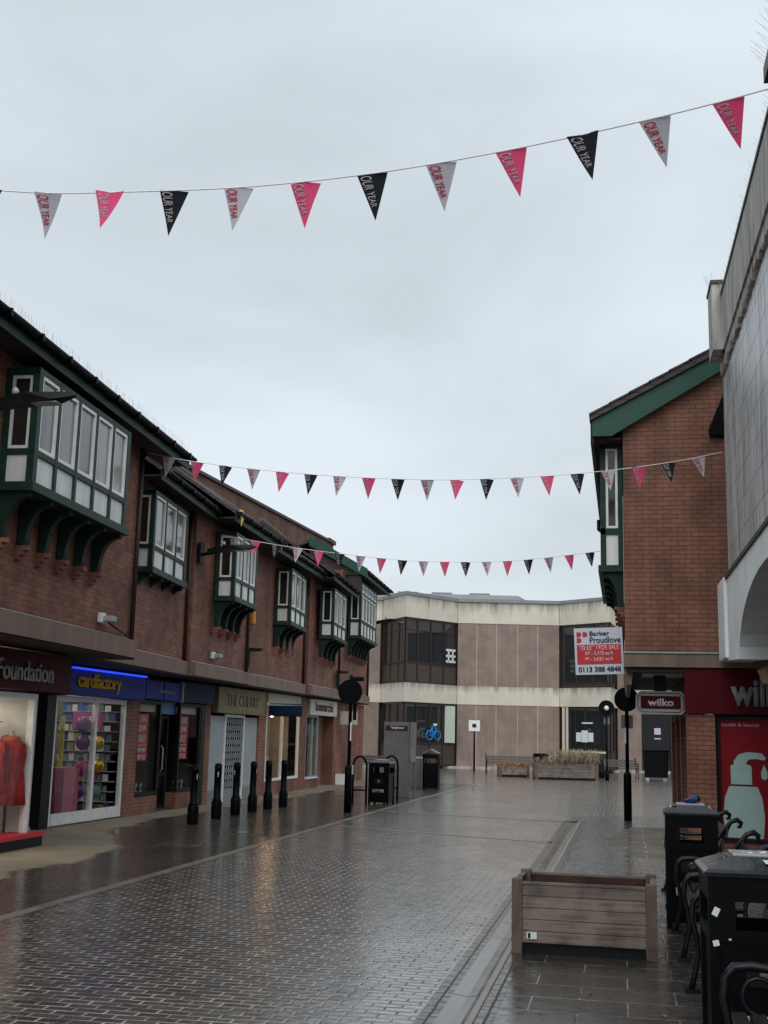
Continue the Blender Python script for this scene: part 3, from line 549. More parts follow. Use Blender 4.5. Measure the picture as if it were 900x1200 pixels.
# mannequins in the window
def mannequin(x, y, mat, hat, label, wmat):
    t = thing('mannequin', label, 'mannequin', (x, y, .14), 0, 'shop window figures')
    MB().lathe([(.05, .55), (.16, .58), (.2, .75), (.17, .95), (.21, 1.15), (.2, 1.28), (.09, 1.36), (.055, 1.42), (.05, 1.46), (.05, 1.48), (.02, 1.5)], (0, 0), 14).build('body', wmat, t)
    c = MB().lathe([(.27, .45), (.25, .7), (.21, .95), (.235, 1.15), (.22, 1.3), (.10, 1.375)], (0, 0), 16)
    for s_ in (-1, 1): c.tube([(0, s_*.2, 1.3), (.02, s_*.29, 1.1), (.05, s_*.31, .85), (.1, s_*.3, .62)], [.08, .075, .065, .06], 10)
    c.build('coat', mat, t)
    MB().lathe([(.0, 0), (.14, 0), (.14, .03), (.02, .05), (.02, .5)], (0, 0), 14).build('stand', blackm, t)
    if hat: MB().lathe([(.19, 1.60), (.19, 1.615), (.1, 1.63), (.09, 1.74), (.05, 1.76)], (.02, 0), 16).build('hat', cream, t)
    MB().lathe([(.11, 1.3), (.15, 1.33), (.13, 1.4), (.09, 1.42)], (0, 0), 14).build('scarf', orangec, t)
mannequin(-8.66, 16.12, redcoat, False, 'shop mannequin in a long red coat and orange scarf at the window corner', cream)
mannequin(-8.95, 15.95, pinkc, True, 'shop mannequin in pale pink with a cream brimmed hat', cream)
tag(MB(Matrix.Translation((-8.55, 15.5, .2))).prism([(-.12, 0), (.12, 0), (.1, .3), (-.1, .3)], -.08, .08, 'x').tube([(0, -.06, .3), (0, -.04, .42), (0, .04, .42), (0, .06, .3)], .01, 6).build('handbag', pmat('mustard_leather', (.35, .22, .03), .6)), 'mustard yellow handbag on the charity shop window floor', 'handbag')
# -------- rest of the ground floor, shop line at x = -9.6
XS = -9.6
def pier(T, par, y0, y1, x0=XS-.35, x1=XS, z1=2.76, mat=None): MB(T).box(x0, x1, y0, y1, 0, z1).build('brick_pier', mat or brick_r, par)
def plinth(T, par, y0, y1, h): MB(T).box(XS-.3, XS-.01, y0, y1, 0, h).build('brick_plinth', brick_r, par)
def room(T, par, y0, y1, depth, fl, wl, bk, ceil=2.7):
    r = MB(T); r.mi = 0; r.box(XS-depth, XS-.06, y0, y1, .0, .03); r.mi = 1; r.box(XS-depth, XS-.06, y0-.04, y0, .0, ceil); r.box(XS-depth, XS-.06, y1, y1+.04, 0, ceil); r.box(XS-depth, XS-.06, y0, y1, ceil, ceil+.04)
    r.mi = 2; r.box(XS-depth-.05, XS-depth, y0, y1, 0, ceil); return r.build('shop_room', [fl, wl, bk], par)
def front(T, par, ys, z0, z1, fmat, t=.06, bars=(), xoff=0):
    f = MB(T); y0, y1 = ys[0], ys[-1]
    for i, y in enumerate(ys):
        a = y if i == 0 else (y-t if i == len(ys)-1 else y-t/2); f.box(XS-.09+xoff, XS-.01+xoff, a, a+t, z0, z1)
    f.box(XS-.087+xoff, XS-.013+xoff, y0+t, y1-t, z0, z0+t); f.box(XS-.087+xoff, XS-.013+xoff, y0+t, y1-t, z1-t, z1)
    for z in bars: f.box(XS-.085+xoff, XS-.015+xoff, y0+t, y1-t, z, z+t)
    o = f.build('shopfront', fmat, par)
    MB(T).pts([(XS-.05+xoff, y0, z0), (XS-.05+xoff, y1, z0), (XS-.05+xoff, y1, z1), (XS-.05+xoff, y0, z1)], [(0, 1, 2, 3)]).build('glass', glass, o)
    return o
# card shop
rm = room(T2, U2, 19.3, 22.4, 4.0, whiteint, navyint, navyint)
fo = front(T2, U2, [19.35, 21.05, 22.4], 0.02, 2.24, white_p, .09)
f = MB(T2); f.box(XS-.08, XS+.0, 19.45, 21.0, .03, .22); f.box(XS-.08, XS+.0, 21.1, 22.32, .03, .22); f.build('kick_panel', white_p, fo)
fs = MB(T2).cbox(XS+.0, XS+.22, 19.35, 22.75, 2.25, 2.74, .01).build('shop_fascia', bluepaint, U2)
lettering('cardfactory', yellow, fs, (XS+.225+8.62, 20.58-18.32, 2.49), (0, 1, 0), .34, 1.85, .02, .012, space=.9)
MB(T2).cbox(XS+.0, XS+.27, 19.4, 22.7, 2.70, 2.735, .01).build('neon_strip', neon, fs)
Box('gift_drawers', pink, rm, XS-.52, XS-.12, 20.1, 20.7, .05, .98, M=T2)
dpk = pmat('deep_pink', (.42, .07, .13), .5); dk = MB(T2)
for i in range(5):
    for q in range(2): dk.cbox(XS-.51+q*.2, XS-.33+q*.2, 20.09, 20.098, .08+i*.18, .24+i*.18, .002)
dk.build('drawer_front', dpk, rm)
kn = MB(T2)
for i in range(5):
    for q in range(2): kn.box(XS-.43+q*.2, XS-.41+q*.2, 20.08, 20.089, .15+i*.18, .17+i*.18)
kn.build('drawer_knob', blackm, rm)
sh = MB(T2)
cols = [pmat('stock_%s' % n_, c_, .5, noise=.3, nscale=20) for n_, c_ in (('blue', (.03, .08, .35)), ('white', (.7, .7, .7)), ('grey', (.2, .22, .26)), ('yellow', (.4, .33, .12)), ('green', (.10, .22, .22)), ('pinkish', (.4, .12, .2)), ('shelf', (.45, .45, .45)))]
for r_ in range(12):
    sh.mi = 6; sh.box(XS-2.6, XS-.1, 22.1, 22.28, .1+r_*.19, .112+r_*.19)
    x = XS-2.55
    while x < XS-.25:
        w_ = random.uniform(.07, .14); sh.mi = random.randrange(6); sh.box(x, x+w_, 22.14, 22.16, .115+r_*.19, .115+r_*.19+random.uniform(.1, .165)); x += w_+random.uniform(.005, .03)
sh.build('card_rack', cols, rm)
sh = MB(T2)
for r_ in range(8):
    x = XS-1.3
    while x < XS-.75:
        w_ = random.uniform(.08, .16); sh.mi = random.randrange(6); sh.box(x, x+w_, 20.9, 20.95, .15+r_*.2, .15+r_*.2+.16); x += w_+.02
sh.build('gift_rack', cols, rm)
Box('hanging_sign', purplesign, rm, XS-.75, XS-.15, 21.6, 21.64, 1.68, 1.98, M=T2)
lettering('Gifts', letterw, rm, (XS-.42+8.62, 21.598-18.32, 1.83), (1, 0, 0), .15, .34, .004, .01)
Box('yellow_sign', yellb, rm, XS-.36, XS-.28, 20.3, 20.33, .98, 1.9, M=T2); Box('offer_sign', cols[3], rm, XS-.6, XS-.2, 20.0, 20.03, 1.88, 2.16, M=T2)
for (y, z, m__, r__) in ((20.95, 1.75, purple, .14), (20.98, 1.42, purple, .13), (21.65, 1.42, gold, .12), (21.7, .98, gold, .12), (20.98, .95, purplesign, .13), (20.95, .55, purple, .12), (21.6, .5, cols[4], .12)):
    MB(T2).lathe([(r__*math.cos(a), z+r__*1.1*math.sin(a)) for a in [R(-85+17*k) for k in range(11)]], (XS-.22, y), 14).build('balloon', m__, rm)
Box('strip_and_fill_light', stripl, rm, XS-1.5, XS-1.3, 19.6, 21.8, 2.6, 2.66, M=T2); Box('strip_and_fill_light', stripl, rm, XS-.5, XS-.4, 19.5, 22.0, 2.62, 2.67, M=T2)  # second strip, by the window, is an added fill brightening the room
pier(T2, U2, 22.4, 23.0); MB(T2).box(XS-.35, XS+.02, 19.0, 19.32, 0, 2.76).build('pilaster_and_gap_shade', blackm, U2)  # black box stands for the shade in the gap by the charity door
# closed down shop: two windows either side of a door
for (T, U, y0, y1) in ((T2, U2, 23.0, 24.25), (T3, U3, 25.35, 26.7)):
    plinth(T, U, y0, y1, .34); o = front(T, U, [y0, y1], .36, 2.28, blackm, .07)
    Box('blind_box', cream, o, XS-.3, XS-.12, y0+.07, y1-.07, 2.05, 2.2, M=T)
    pw_ = MB(T).box(XS-.14, XS-.13, y0+.2, y0+.85, 1.05, 2.0).build('closing_poster', redflat, o)
    ox = (8.62, 18.32) if T is T2 else (8.93, 23.93)
    for (tx, z, h) in (('CLOSING', 1.9, .13), ('DOWN', 1.7, .14), ('SALE', 1.5, .15), ('EVERYTHING', 1.26, .1), ('MUST GO', 1.12, .1)):
        lettering(tx, letterw, o, (XS-.128+ox[0], y0+.525-ox[1], z), (0, 1, 0), h, .5 if len(tx) > 4 else .38, .003, .02)
    Box('white_line', letterw, o, XS-.13, XS-.126, y0+.24, y0+.82, 1.36, 1.37, M=T)
    st = MB(T)
    for q in range(3): st.lathe([(.03, .42), (.03, .44), (.01, .45), (.01, .52), (.035, .55), (.01, .6)], (XS-.2, y0+.3+q*.25), 8)
    st.build('display_stand', lightgreyp, o)
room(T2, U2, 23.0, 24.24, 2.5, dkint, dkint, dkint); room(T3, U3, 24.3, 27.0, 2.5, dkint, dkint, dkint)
o = front(T3, U3, [24.3, 24.85, 25.35], 0.02, 2.0, blackm, .08, bars=(.7,), xoff=-.25)
MB(T3).tube([(XS-.2, 24.8, .8), (XS-.15, 24.8, .85), (XS-.15, 24.8, 1.3), (XS-.2, 24.8, 1.35)], .015, 6).build('door_handle', letterg, o)
Box('fanlight_sign', pmat('pale_blue_sign', (.03, .12, .32), .5), U3, XS-.2, XS-.12, 24.32, 25.33, 2.02, 2.3, M=T3)
Box('shop_fascia', bluepaint, U2, XS+.0, XS+.15, 22.95, 23.88, 2.3, 2.68, M=T2); s3 = Box('shop_fascia', bluepaint, U3, XS+.0, XS+.15, 23.95, 24.9, 2.3, 2.68, M=T3)
lettering('cardfactory', letterg, s3, (XS+.153+8.93, 23.98-23.93+.1, 2.47), (0, 1, 0), .10, .9, .004, .01)
Box('shop_fascia', navy, U3, XS+.0, XS+.12, 24.95, 27.2, 2.3, 2.74, M=T3); Box('fascia_end', lightgreyp, U3, XS+.0, XS+.2, 24.9, 24.95, 2.28, 2.7, M=T3)
Box('pilaster_and_gap_shade', blackm, U3, XS-.1, XS-.0, 26.72, 27.0, 0, 2.28, M=T3); pier(T3, U3, 27.0, 27.35)
# gold fascia shop with a folding lattice gate
fs4 = Box('shop_fascia', goldf, U4, XS+.0, XS+.16, 27.4, 31.2, 2.12, 2.74, M=T4)
lettering('THE CHERRY', pmat('faded_gold_lettering', (.085, .065, .03), .6), fs4, (XS+.163+9.2, 29.3-28.23, 2.44), (0, 1, 0), .27, 2.6, .01, -.02)
room(T4, U4, 27.45, 31.2, 2, dkint, dkint, dkint)
o = Box('shutter_panel', lightgreyp, U4, XS-.1, XS-.04, 27.4, 28.5, .3, 2.05, M=T4); Box('shutter_panel', lightgreyp, U4, XS-.1, XS-.04, 29.95, 31.2, .3, 2.05, M=T4)
MB(T4).box(XS-.05, XS-.0, 28.45, 28.52, 0, 2.1).box(XS-.05, XS-.0, 29.93, 30.0, 0, 2.1).box(XS-.049, XS-.001, 28.52, 29.93, 2.03, 2.1).build('door_frame', white_p, o)
Box('kick_board', metalgrey, o, XS-.1, XS-.04, 27.4, 31.2, 0, .3, M=T4)
gt = MB(T4)
for i in range(9):
    y = 28.55+i*.17; gt.box(XS-.03, XS-.015, y, y+.02, .3, 2.05)
for i in range(8):
    for j in range(10):
        y = 28.56+i*.17; z = .32+j*.17; gt.tube([(XS-.02, y, z), (XS-.02, y+.17, z+.17)], .007, 4, caps=False); gt.tube([(XS-.02, y+.17, z), (XS-.02, y, z+.17)], .007, 4, caps=False)
gt.build('lattice_gate', lightgreyp, o)
pier(T4, U4, 31.2, 31.9)
# lit shop with a hanging dark sign
plinth(T4, U4, 31.95, 35.4, .34); o = front(T4, U4, [31.95, 33.6, 35.4], .36, 2.5, white_p, .07)
rm = room(T4, U4, 31.95, 35.4, 3, beige, beige, beige, 2.72); Box('display_board', beige, rm, XS-.9, XS-.86, 33.3, 35.2, .4, 2.4, M=T4)
Box('fascia_panel', cream, U4, XS-.08, XS+.02, 31.95, 35.4, 2.5, 2.76, M=T4)
dd_ = MB(T4)
for i, (y, m__) in enumerate(((32.2, 0), (32.45, 1), (32.7, 1), (32.95, 0))): dd_.mi = m__; dd_.cbox(XS-.8, XS-.7, y, y+.2, 1.05, 2.1, .02)
dd_.mi = 2; dd_.cbox(XS-.7, XS-.3, 32.2, 33.3, .4, 1.0, .05); dd_.build('curtain_display', [yellb, orangec, whiteint], rm)
for y, z in ((32.45, 2.35), (34.1, 2.2)): MB(T4).lathe([(.03, z-.07), (.07, z-.04), (.09, z), (.05, z+.05)], (XS-.5, y), 10).build('shop_lamp', lampm, rm)
tag(MB(Matrix.Translation((XS+.02, 32.0, 2.3))).cbox(.0, .95, 0, .12, -.18, .12, .05).box(.0, .9, .04, .08, .14, .17).build('hanging_sign', navy), 'dark navy hanging sign projecting from the shop wall beside the warm lit window', 'sign')
pier(T4, U4, 35.4, 36.1, x1=XS+.02)
# cream fashion shop
fs5 = Box('shop_fascia', cream, U5, XS-.0, XS+.1, 36.2, 39.75, 2.25, 2.74, M=T5)
lettering('bonmarché', brownlet, fs5, (XS+.104+9.24, 38.0-34.73, 2.53), (0, 1, 0), .3, 2.3, .012, .01)
plinth(T5, U5, 36.2, 37.7, .3); o = front(T5, U5, [36.2, 37.0, 37.7], .32, 2.24, lightgreyp, .05); Box('sill', white_p, o, XS-.1, XS+.04, 36.2, 37.7, .3, .33, M=T5)
room(T5, U5, 36.2, 37.7, 2, beige, beige, beige)
MB(T5).box(XS-3, XS-.5, 37.75, 37.9, 0, 2.7).box(XS-.9, XS-.35, 37.7, 39.8, 0, 2.24).build('brick_return', brick_r, U5); pier(T5, U5, 39.75, 40.1)
tag(MB(Matrix.Translation((XS+.05, 40.4, 2.2))).cbox(0, .6, 0, .1, -.2, .25, .02).build('hanging_sign', cream), 'small cream hanging sign at the far end of the left shops', 'sign')
g = MB(T6); g.box(-12, -9.7, 40.1, 45, 0, 2.76); g.build('lower_wall', brick, U6); Box('white_plinth_box', white_p, U6, XS-.0, XS+.3, 40.2, 40.6, .0, .35, M=T6)

# brick building standing behind the left roofs
t = thing('brick_building', 'tall plain brick building with stone coping standing behind the left shop roofs', 'building', (-11.6, 38, 0))
T = Matrix.Translation((11.6, -38, 0))
MB(T).prism([(24, 0), (47.0, 0), (47.0, 9.25), (46.2, 9.28), (24, 8.5)], -19, -11.6, 'x').build('wall', brick_far, t)
MB(T).prism([(24, 8.51), (46.0, 9.27), (46.0, 9.36), (24, 8.6)], -19.1, -11.52, 'x').build('coping', pmat('dark_coping', (.09, .07, .06), .8), t)
MB(T).box(-12.2, -11.5, 46.0, 47.05, 9.26, 9.42).build('end_cap', pmat('dark_coping_cap', (.08, .05, .045), .8), t)

# street lamps fixed to the walls
def lamp(loc, ln, label):
    t = thing('street_lamp', label, 'street lamp', loc, 0, 'wall mounted street lamps')
    MB().tube([(0, 0, 0), (ln*.5, 0, .03), (ln, 0, .10)], .035, 10).box(-.03, .03, -.12, .12, -.2, .25).build('arm', blackm, t)
    h = MB().pts([(ln-.3, -.05, .02), (ln-.3, .05, .02), (ln+.55, .12, .1), (ln+.55, -.12, .1), (ln+.8, .03, .16), (ln+.8, -.03, .16),
                  (ln-.3, -.04, .12), (ln-.3, .04, .12), (ln+.2, .1, .2), (ln+.2, -.1, .2), (ln+.7, .05, .2), (ln+.7, -.05, .2)],
                 [(0, 1, 2, 3), (3, 2, 4, 5), (7, 6, 9, 8), (8, 9, 11, 10), (0, 6, 7, 1), (1, 7, 8, 2), (2, 8, 10), (2, 10, 4), (4, 10, 11, 5), (5, 11, 3), (3, 11, 9), (3, 9, 6, 0)]).build('lamp_head', blackm, t)
    MB().lathe([(.02, .2), (.04, .2), (.04, .25), (.02, .28)], (ln+.05, 0), 10).build('photocell', lightgreyp, h)
    MB().box(ln+.25, ln+.6, -.08, .08, .075, .09).build('lens', lightgreyp, h); return t
lamp((-7.5, 12.0, 5.19), .72, 'nearest wall mounted street lamp crossing the five pane bay')
lamp((-8.86, 24.1, 5.4), .45, 'street lamp arm on the brick wall between the second and third bays')
lamp((-9.55, 45.3, 5.9), .5, 'far street lamp arm seen against the library parapet')

# ------------------------------------------------------------------ library at the end
cy_, sy_ = math.cos(yaw), math.sin(yaw)
LM = Matrix(((cy_, -sy_, 0, -sy_*66), (sy_, cy_, 0, cy_*66), (0, 0, 1, 0), (0, 0, 0, 1)))   # local x along the facade, -y towards the street
lib = thing('library_building', 'two storey concrete civic building with ribbed brown panels and cream bands closing the street', 'building')
lib.matrix_world = LM
AP = 3.0
planL = [(-14, 0), (.08, 0), (1.28, -AP), (4.22, 0), (9.84, 0), (12.1, -AP+.3), (12.95, 0), (26, 0)]
def strip(z0, z1, off, name, mat, pl=planL, back=1.0):
    m = MB()
    for a, b in zip(pl[:-1], pl[1:]):
        d = Vector((b[0]-a[0], b[1]-a[1])).normalized(); nrm = Vector((d.y, -d.x))*off
        m.pts([(a[0]+nrm.x*0, a[1]-off, z0), (b[0], b[1]-off, z0), (b[0], b[1]+back, z0), (a[0], a[1]+back, z0), (a[0], a[1]-off, z1), (b[0], b[1]-off, z1), (b[0], b[1]+back, z1), (a[0], a[1]+back, z1)],
              [(0, 3, 2, 1), (4, 5, 6, 7), (0, 1, 5, 4), (3, 7, 6, 2)]+([(0, 4, 7, 3)] if a is pl[0] else [])+([(1, 2, 6, 5)] if b is pl[-1] else []))
    return m.build(name, mat, lib)
strip(3.42, 4.42, .08, 'concrete_band', conc); strip(7.85, 9.02, .08, 'parapet', conc); strip(9.02, 9.2, .16, 'parapet_cap', metalgrey)
Box('roof_deck', metalgrey, lib, -14, 26, 1.0, 25, 8.9, 9.0)
MB().prism([(-13.8, .25), (.2, .25), (1.3, -AP+.4), (4.0, .25), (10.05, .25), (12.05, -AP+.75), (12.8, .25), (25.8, .25), (25.8, 24), (-13.8, 24)], 0, 8.88, 'z').build('light_block', dkint, lib)  # unseen dark solid, added to stop light showing through the window gaps
# vertical joints in the bands
jm = MB()
for x in (4.22, 9.84, .08): jm.box(x-.02, x+.02, -.085, -.05, 3.42, 4.42); jm.box(x-.02, x+.02, -.085, -.05, 7.86, 9.0)
jm.build('joint', pmat('dark_joint', (.12, .11, .09), .9), lib)
# brown panels, each a slab
def panels(x0, x1, n):
    for z0, z1 in ((.0, 3.42), (4.42, 7.85)):
        for i in range(n):
            a = x0+(x1-x0)*i/n; b = x0+(x1-x0)*(i+1)/n; Box('ribbed_panel', rib, lib, a+.02, b-.02, -.05, .25, z0+.0, z1)
        Box('joint_backing', cream, lib, x0, x1, .0, .3, z0, z1)
edges = [4.22, 5.29, 6.37, 7.53, 8.64, 9.84]
for z0, z1 in ((.12, 3.42), (4.42, 7.85)):
    for a, b in zip(edges[:-1], edges[1:]): Box('ribbed_panel', rib, lib, a+.022, b-.022, -.05, .2, z0, z1)
    Box('joint_backing', cream, lib, 4.26, 9.80, -.02, .19, z0+.002, z1-.002)
    for a in (-14, -11.5, -9, -6.6, -4.4, -2.2): Box('ribbed_panel', rib, lib, a+.02, a+2.18+(.3 if a < -6 else 0), -.05, .2, z0, z1)
    Box('joint_backing', cream, lib, -13.9, -.02, -.02, .19, z0+.002, z1-.002)
    for a, b in ((12.97, 14.3), (15.9, 17.5), (17.5, 20), (20, 23), (23, 26)): Box('ribbed_panel', rib, lib, a+.02, b-.02, -.05, .2, z0, z1)
Box('plinth', greyconc, lib, -14, 26, -.35, .3, 0, .12)
Box('side_doorway', pmat('black_doorway', (.008, .008, .01), .3, spec=.3), lib, 14.3, 15.9, .1, .2, 0, 3.42); Box('upper_infill', rib, lib, 14.3, 15.9, -.05, .2, 4.42, 7.85)
for y_, m__ in ((2.2, purplep),): Box('door_notice', m__, lib, 15.0, 15.35, .06, .08, 2.05, 2.4); Box('door_notice', purplep, lib, 15.0, 15.35, .06, .08, 1.8, 1.87)
def lbay(a, b, npan, z0, z1, sillz, up, blue=True):
    A_ = Vector((a[0], a[1], 0)); B_ = Vector((b[0], b[1], 0)); d = B_-A_; L = d.length; M = fr((a[0], a[1], 0), d)
    f = MB(M); t = .09
    for i in range(npan+1):
        x = i*L/npan; f.box(max(0, x-t/2), min(L, x+t/2), .04, .16, z0, z1)
    f.box(0, L, .043, .157, z0, z0+.08); f.box(0, L, .043, .157, z1-.12, z1); f.box(0, L, .043, .157, sillz, sillz+.1)
    if up: f.box(0, L, .046, .154, sillz+(z1-sillz)*.72, sillz+(z1-sillz)*.72+.05)
    o = f.build('window', bronze, lib)
    for i in range(npan):
        x0 = i*L/npan+t/2; x1 = (i+1)*L/npan-t/2
        Box('pane', glassdk, o, x0, x1, .09, .11, sillz+.1, z1-.12, M=M); Box('spandrel', darkpanel, o, x0, x1, .08, .12, z0+.08, sillz, M=M)
    return o, M
for (a, b, n_) in (((.08, 0), (1.28, -AP), 3), ((1.28, -AP), (4.22, 0), 4)):
    lbay(a, b, n_, 4.42, 7.85, 5.45, True)
    o, M = lbay(a, b, n_, .12, 3.42, 1.25, False)
Box('pale_blind', pmat('pale_green_blind', (.45, .52, .45), .7), lib, 3.55, 4.1, -.0, .02, 1.35, 3.3, M=Matrix.Translation((-.0, -.62, 0)) @ Matrix.Rotation(R(0), 4, 'Z'))
# bicycle print in the lower window, drawn as a flat sign
bm_ = fr((2.9, -1.53, 1.72), (2.94, 3.0, 0)); bk = MB(bm_)
def ring(m, cx, cz, r, t=.035):
    pts = [(cx+r*math.cos(k*math.pi/10), -.0, cz+r*math.sin(k*math.pi/10)) for k in range(21)]; m.tube(pts, t, 5, caps=False)
ring(bk, -.30, 0, .24); ring(bk, .34, 0, .24); bk.tube([(-.3, 0, 0), (-.12, 0, .38), (.2, 0, .38), (.34, 0, 0)], .035, 5); bk.tube([(-.12, 0, .38), (.02, 0, 0), (.2, 0, .38)], .035, 5); bk.tube([(-.3, 0, 0), (.02, 0, 0)], .03, 5); bk.tube([(-.18, 0, .45), (-.02, 0, .47)], .04, 5); bk.tube([(.2, 0, .38), (.16, 0, .5), (.3, 0, .52)], .03, 5)
bk.build('bicycle_print', bluel, lib)
Box('notice', paper, lib, 0, .28, -.01, 0, .5, .62, M=bm_)
# upper window poster of white bars
pm = fr((3.55, -.84, 5.62), (2.94, 3.0, 0))
pb = MB(pm)
for z in (0, .3, .62): pb.box(0, .75, -.03, 0, z, z+.12)
pb.box(.15, .25, -.03, 0, 0, .7); pb.box(.5, .6, -.03, 0, 0, .7); pb.build('window_display', paper, lib)
# right bay: recessed dark glass, entrance below
for (a, b, n_) in (((9.84, 0), (12.1, -AP+.3), 3), ((12.1, -AP+.3), (12.95, 0), 1)):
    lbay(a, b, n_, 4.42, 7.85, 4.6, False)
    lbay(a, b, n_ if n_ == 1 else 2, .12, 3.42, 1.05, False)
em = fr((9.84, 0, 0), (2.26, -2.7, 0))
for k, (x, z0, w_, h_) in enumerate(((1.15, 1.58, .34, .48), (1.52, 1.55, .44, .62), (1.99, 1.58, .34, .48))): Box('notice', paper, lib, x, x+w_, .02, .035, z0, z0+h_, M=em)
Box('notice', paper, lib, 1.55, 2.3, .02, .035, 2.52, 2.6, M=em)
Box('cream_post', conc, lib, .2, .36, -.02, .03, .12, 3.4, M=em); Box('cream_post', conc, lib, .46, .6, -.02, .03, .12, 3.4, M=em)
Box('handrail', conc, lib, .6, 3.4, -.25, -.18, 1.0, 1.1, M=em)
# lead plant room roof
rp = MB(); rp.pts([(-6, 8, 9.0), (9.4, 8, 9.0), (11.8, 10, 9.0), (11.8, 18, 9.0), (-6, 18, 9.0), (-5, 9, 10.5), (8.6, 9, 10.5), (9.6, 11, 10.3), (9.6, 17, 10.3), (-5, 17, 10.5)],
        [(0, 1, 6, 5), (1, 2, 7, 6), (2, 3, 8, 7), (3, 4, 9, 8), (4, 0, 5, 9), (5, 6, 7, 8, 9)]); rp.build('plant_room_roof', metalgrey, lib)
for x in (1, 3.2, 5.6): Box('roof_light', metalgrey, lib, x, x+1.3, 10, 11.5, 10.48, 10.72)

# ------------------------------------------------------------------ right: brick gable building
rb = thing('shop_building', 'brick gabled corner shop on the right with green bargeboard and dark red fascia', 'building', (0, 20, 0))
T = Matrix.Translation((0, -20, 0))
gp = [(.03, 3.1), (.03, 6.92), (1.9, 7.98), (3.2, 8.7), (7.2, 6.4), (7.2, 3.1)]
MB(T).prism(gp, 20.0, 27.4, 'y').build('upper_wall', brick_r, rb)
MB(T).box(.0, 6, 19.93, 27.45, 2.88, 3.09).build('stone_band', band, rb)
MB(T).box(-.02, 6, 19.91, 19.99, 3.1, 3.125).build('drip_strip', lightgreyp, rb)
s_ = MB(T); s_.box(.06, 1.0, 20.0, 27.3, 2.80, 2.86); s_.build('soffit', soffit, rb)
sfl = MB(T)
for k in range(7): sfl.box(.3, .98, 20.3+k*.14, 20.41+k*.14, 2.78, 2.798)
sfl.build('soffit_louvre', lightgreyp, rb)
MB(T).prism([(.0, 3.1), (-.0, 2.88), (.05, 2.6), (.12, 2.6), (.16, 2.88)], 20.15, 27.2, 'y').build('downstand', band, rb)
MB(T).prism([(-.47, 6.72), (-.47, 7.0), (-.3, 7.1), (1.9, 8.24), (3.4, 9.02), (3.4, 8.72), (1.9, 7.94), (-.15, 6.72)], 19.82, 19.9, 'y').build('bargeboard', green_r, rb)
MB(T).prism([(-.5, 6.98), (-.5, 7.06), (3.4, 9.16), (7.6, 7.0), (7.6, 6.9), (3.4, 9.03)], 19.76, 27.7, 'y').build('roof', tiles, rb)
tl = MB(T)
for i in range(11):
    x = -.52+i*.33; z = 7.06+i*.33*.538; tl.pts([(x, 19.74, z), (x+.36, 19.74, z+.19), (x+.36, 19.74, z+.22), (x, 19.74, z+.04), (x, 20.3, z), (x+.36, 20.3, z+.19), (x+.36, 20.3, z+.22), (x, 20.3, z+.04)], [(0, 1, 2, 3), (7, 6, 5, 4), (3, 2, 6, 7), (0, 3, 7, 4), (0, 4, 5, 1)])
tl.build('verge_tiles', tiles, rb)
MB(T).box(-.46, .0, 19.95, 27.6, 6.68, 6.72).build('eaves_soffit', soffit, rb)
MB(T).box(-.5, -.44, 19.85, 27.6, 6.6, 7.0).build('eaves_board', blackm, rb)
MB(T).tube([(-.52, 27.2, 6.62), (-.52, 27.2, 6.4), (-.4, 27.2, 6.3), (-.1, 27.2, 6.25)], .04, 8).build('downpipe', black, rb)
bay(rb, (-.36, 25.2-20), (-.36, 20.35-20), 4.55, 5, 6.7, proj=.38)
# ground floor
MB(T).box(.98, 1.42, 20.02, 20.4, 0, 2.14).build('brick_pier', brick_r, rb)
for y in (22.6, 24.6, 26.9): Box('brick_pier', brick_r, rb, 1.0, 1.4, y, y+.45, 0, 2.3, M=T)
MB(T).box(1.02, 1.3, 20.4, 27.3, 2.1, 2.85).build('lintel_board', maroon, rb); MB(T).box(1.3, 1.36, 20.4, 26.9, 0, 2.1).build('side_glazing', glassdk, rb)
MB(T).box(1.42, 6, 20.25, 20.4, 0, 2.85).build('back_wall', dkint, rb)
fr1 = fr((.96, 19.97, 0), (1, -.02, 0))
fa = MB(T).box(.96, 5.5, 19.98, 20.2, 2.15, 2.87).build('shop_fascia', darkred, rb)
lettering('wilko', pmat('brushed_letters', (.27, .27, .28), .5, noise=.3), fa, (2.16, -.025, 2.50), (1, 0, 0), .45, .98, .03, .035)
fpm = T @ fr((1.45, 20.15, 0), (1, -.18, 0))
MB(fpm).box(0, 3.5, 0, .12, 0, .17).build('brick_sill', brick_r, rb)
ff = MB(fpm); ff.box(0, .05, -.02, .08, .17, 2.12); ff.box(.05, 3.4, -.02, .08, .17, .22); ff.box(.05, 3.4, -.02, .08, 2.07, 2.12); ff.box(1.35, 1.40, -.018, .078, .22, 2.07); fo = ff.build('poster_window', blackm, rb)
Box('red_poster', redposter, fo, .05, 1.35, .02, .04, .22, 2.07, M=fpm); Box('red_poster', redposter, fo, 1.4, 3.4, .02, .04, .22, 2.07, M=fpm)
bt = MB(fpm)
pr = [(.10, .24), (.07, .55), (.10, .85), (.17, 1.03), (.60, 1.03), (.67, .85), (.70, .55), (.67, .24)]
bt.prism(pr, .0, .016, 'y'); bt.prism([(.20, 1.06), (.20, 1.35), (.25, 1.37), (.25, 1.42), (.32, 1.52), (.46, 1.565), (.68, 1.55), (.74, 1.48), (.72, 1.44), (.60, 1.46), (.48, 1.45), (.43, 1.38), (.50, 1.36), (.52, 1.33), (.52, 1.06)], .0, .016, 'y')
bt.prism([(.71, 1.38), (.76, 1.25), (.755, 1.17), (.71, 1.13), (.665, 1.17), (.66, 1.25)], 0, .016, 'y')
bt.build('bottle_print', paleblue, fo)
me = text_mesh('health & beauty', .07, .58, .003); me.transform(fpm @ Matrix.Translation((.37, .015, 1.98))); me.materials.append(letterg); lo = bpy.data.objects.new('lettering', me); col.objects.link(lo); lo.parent = fo
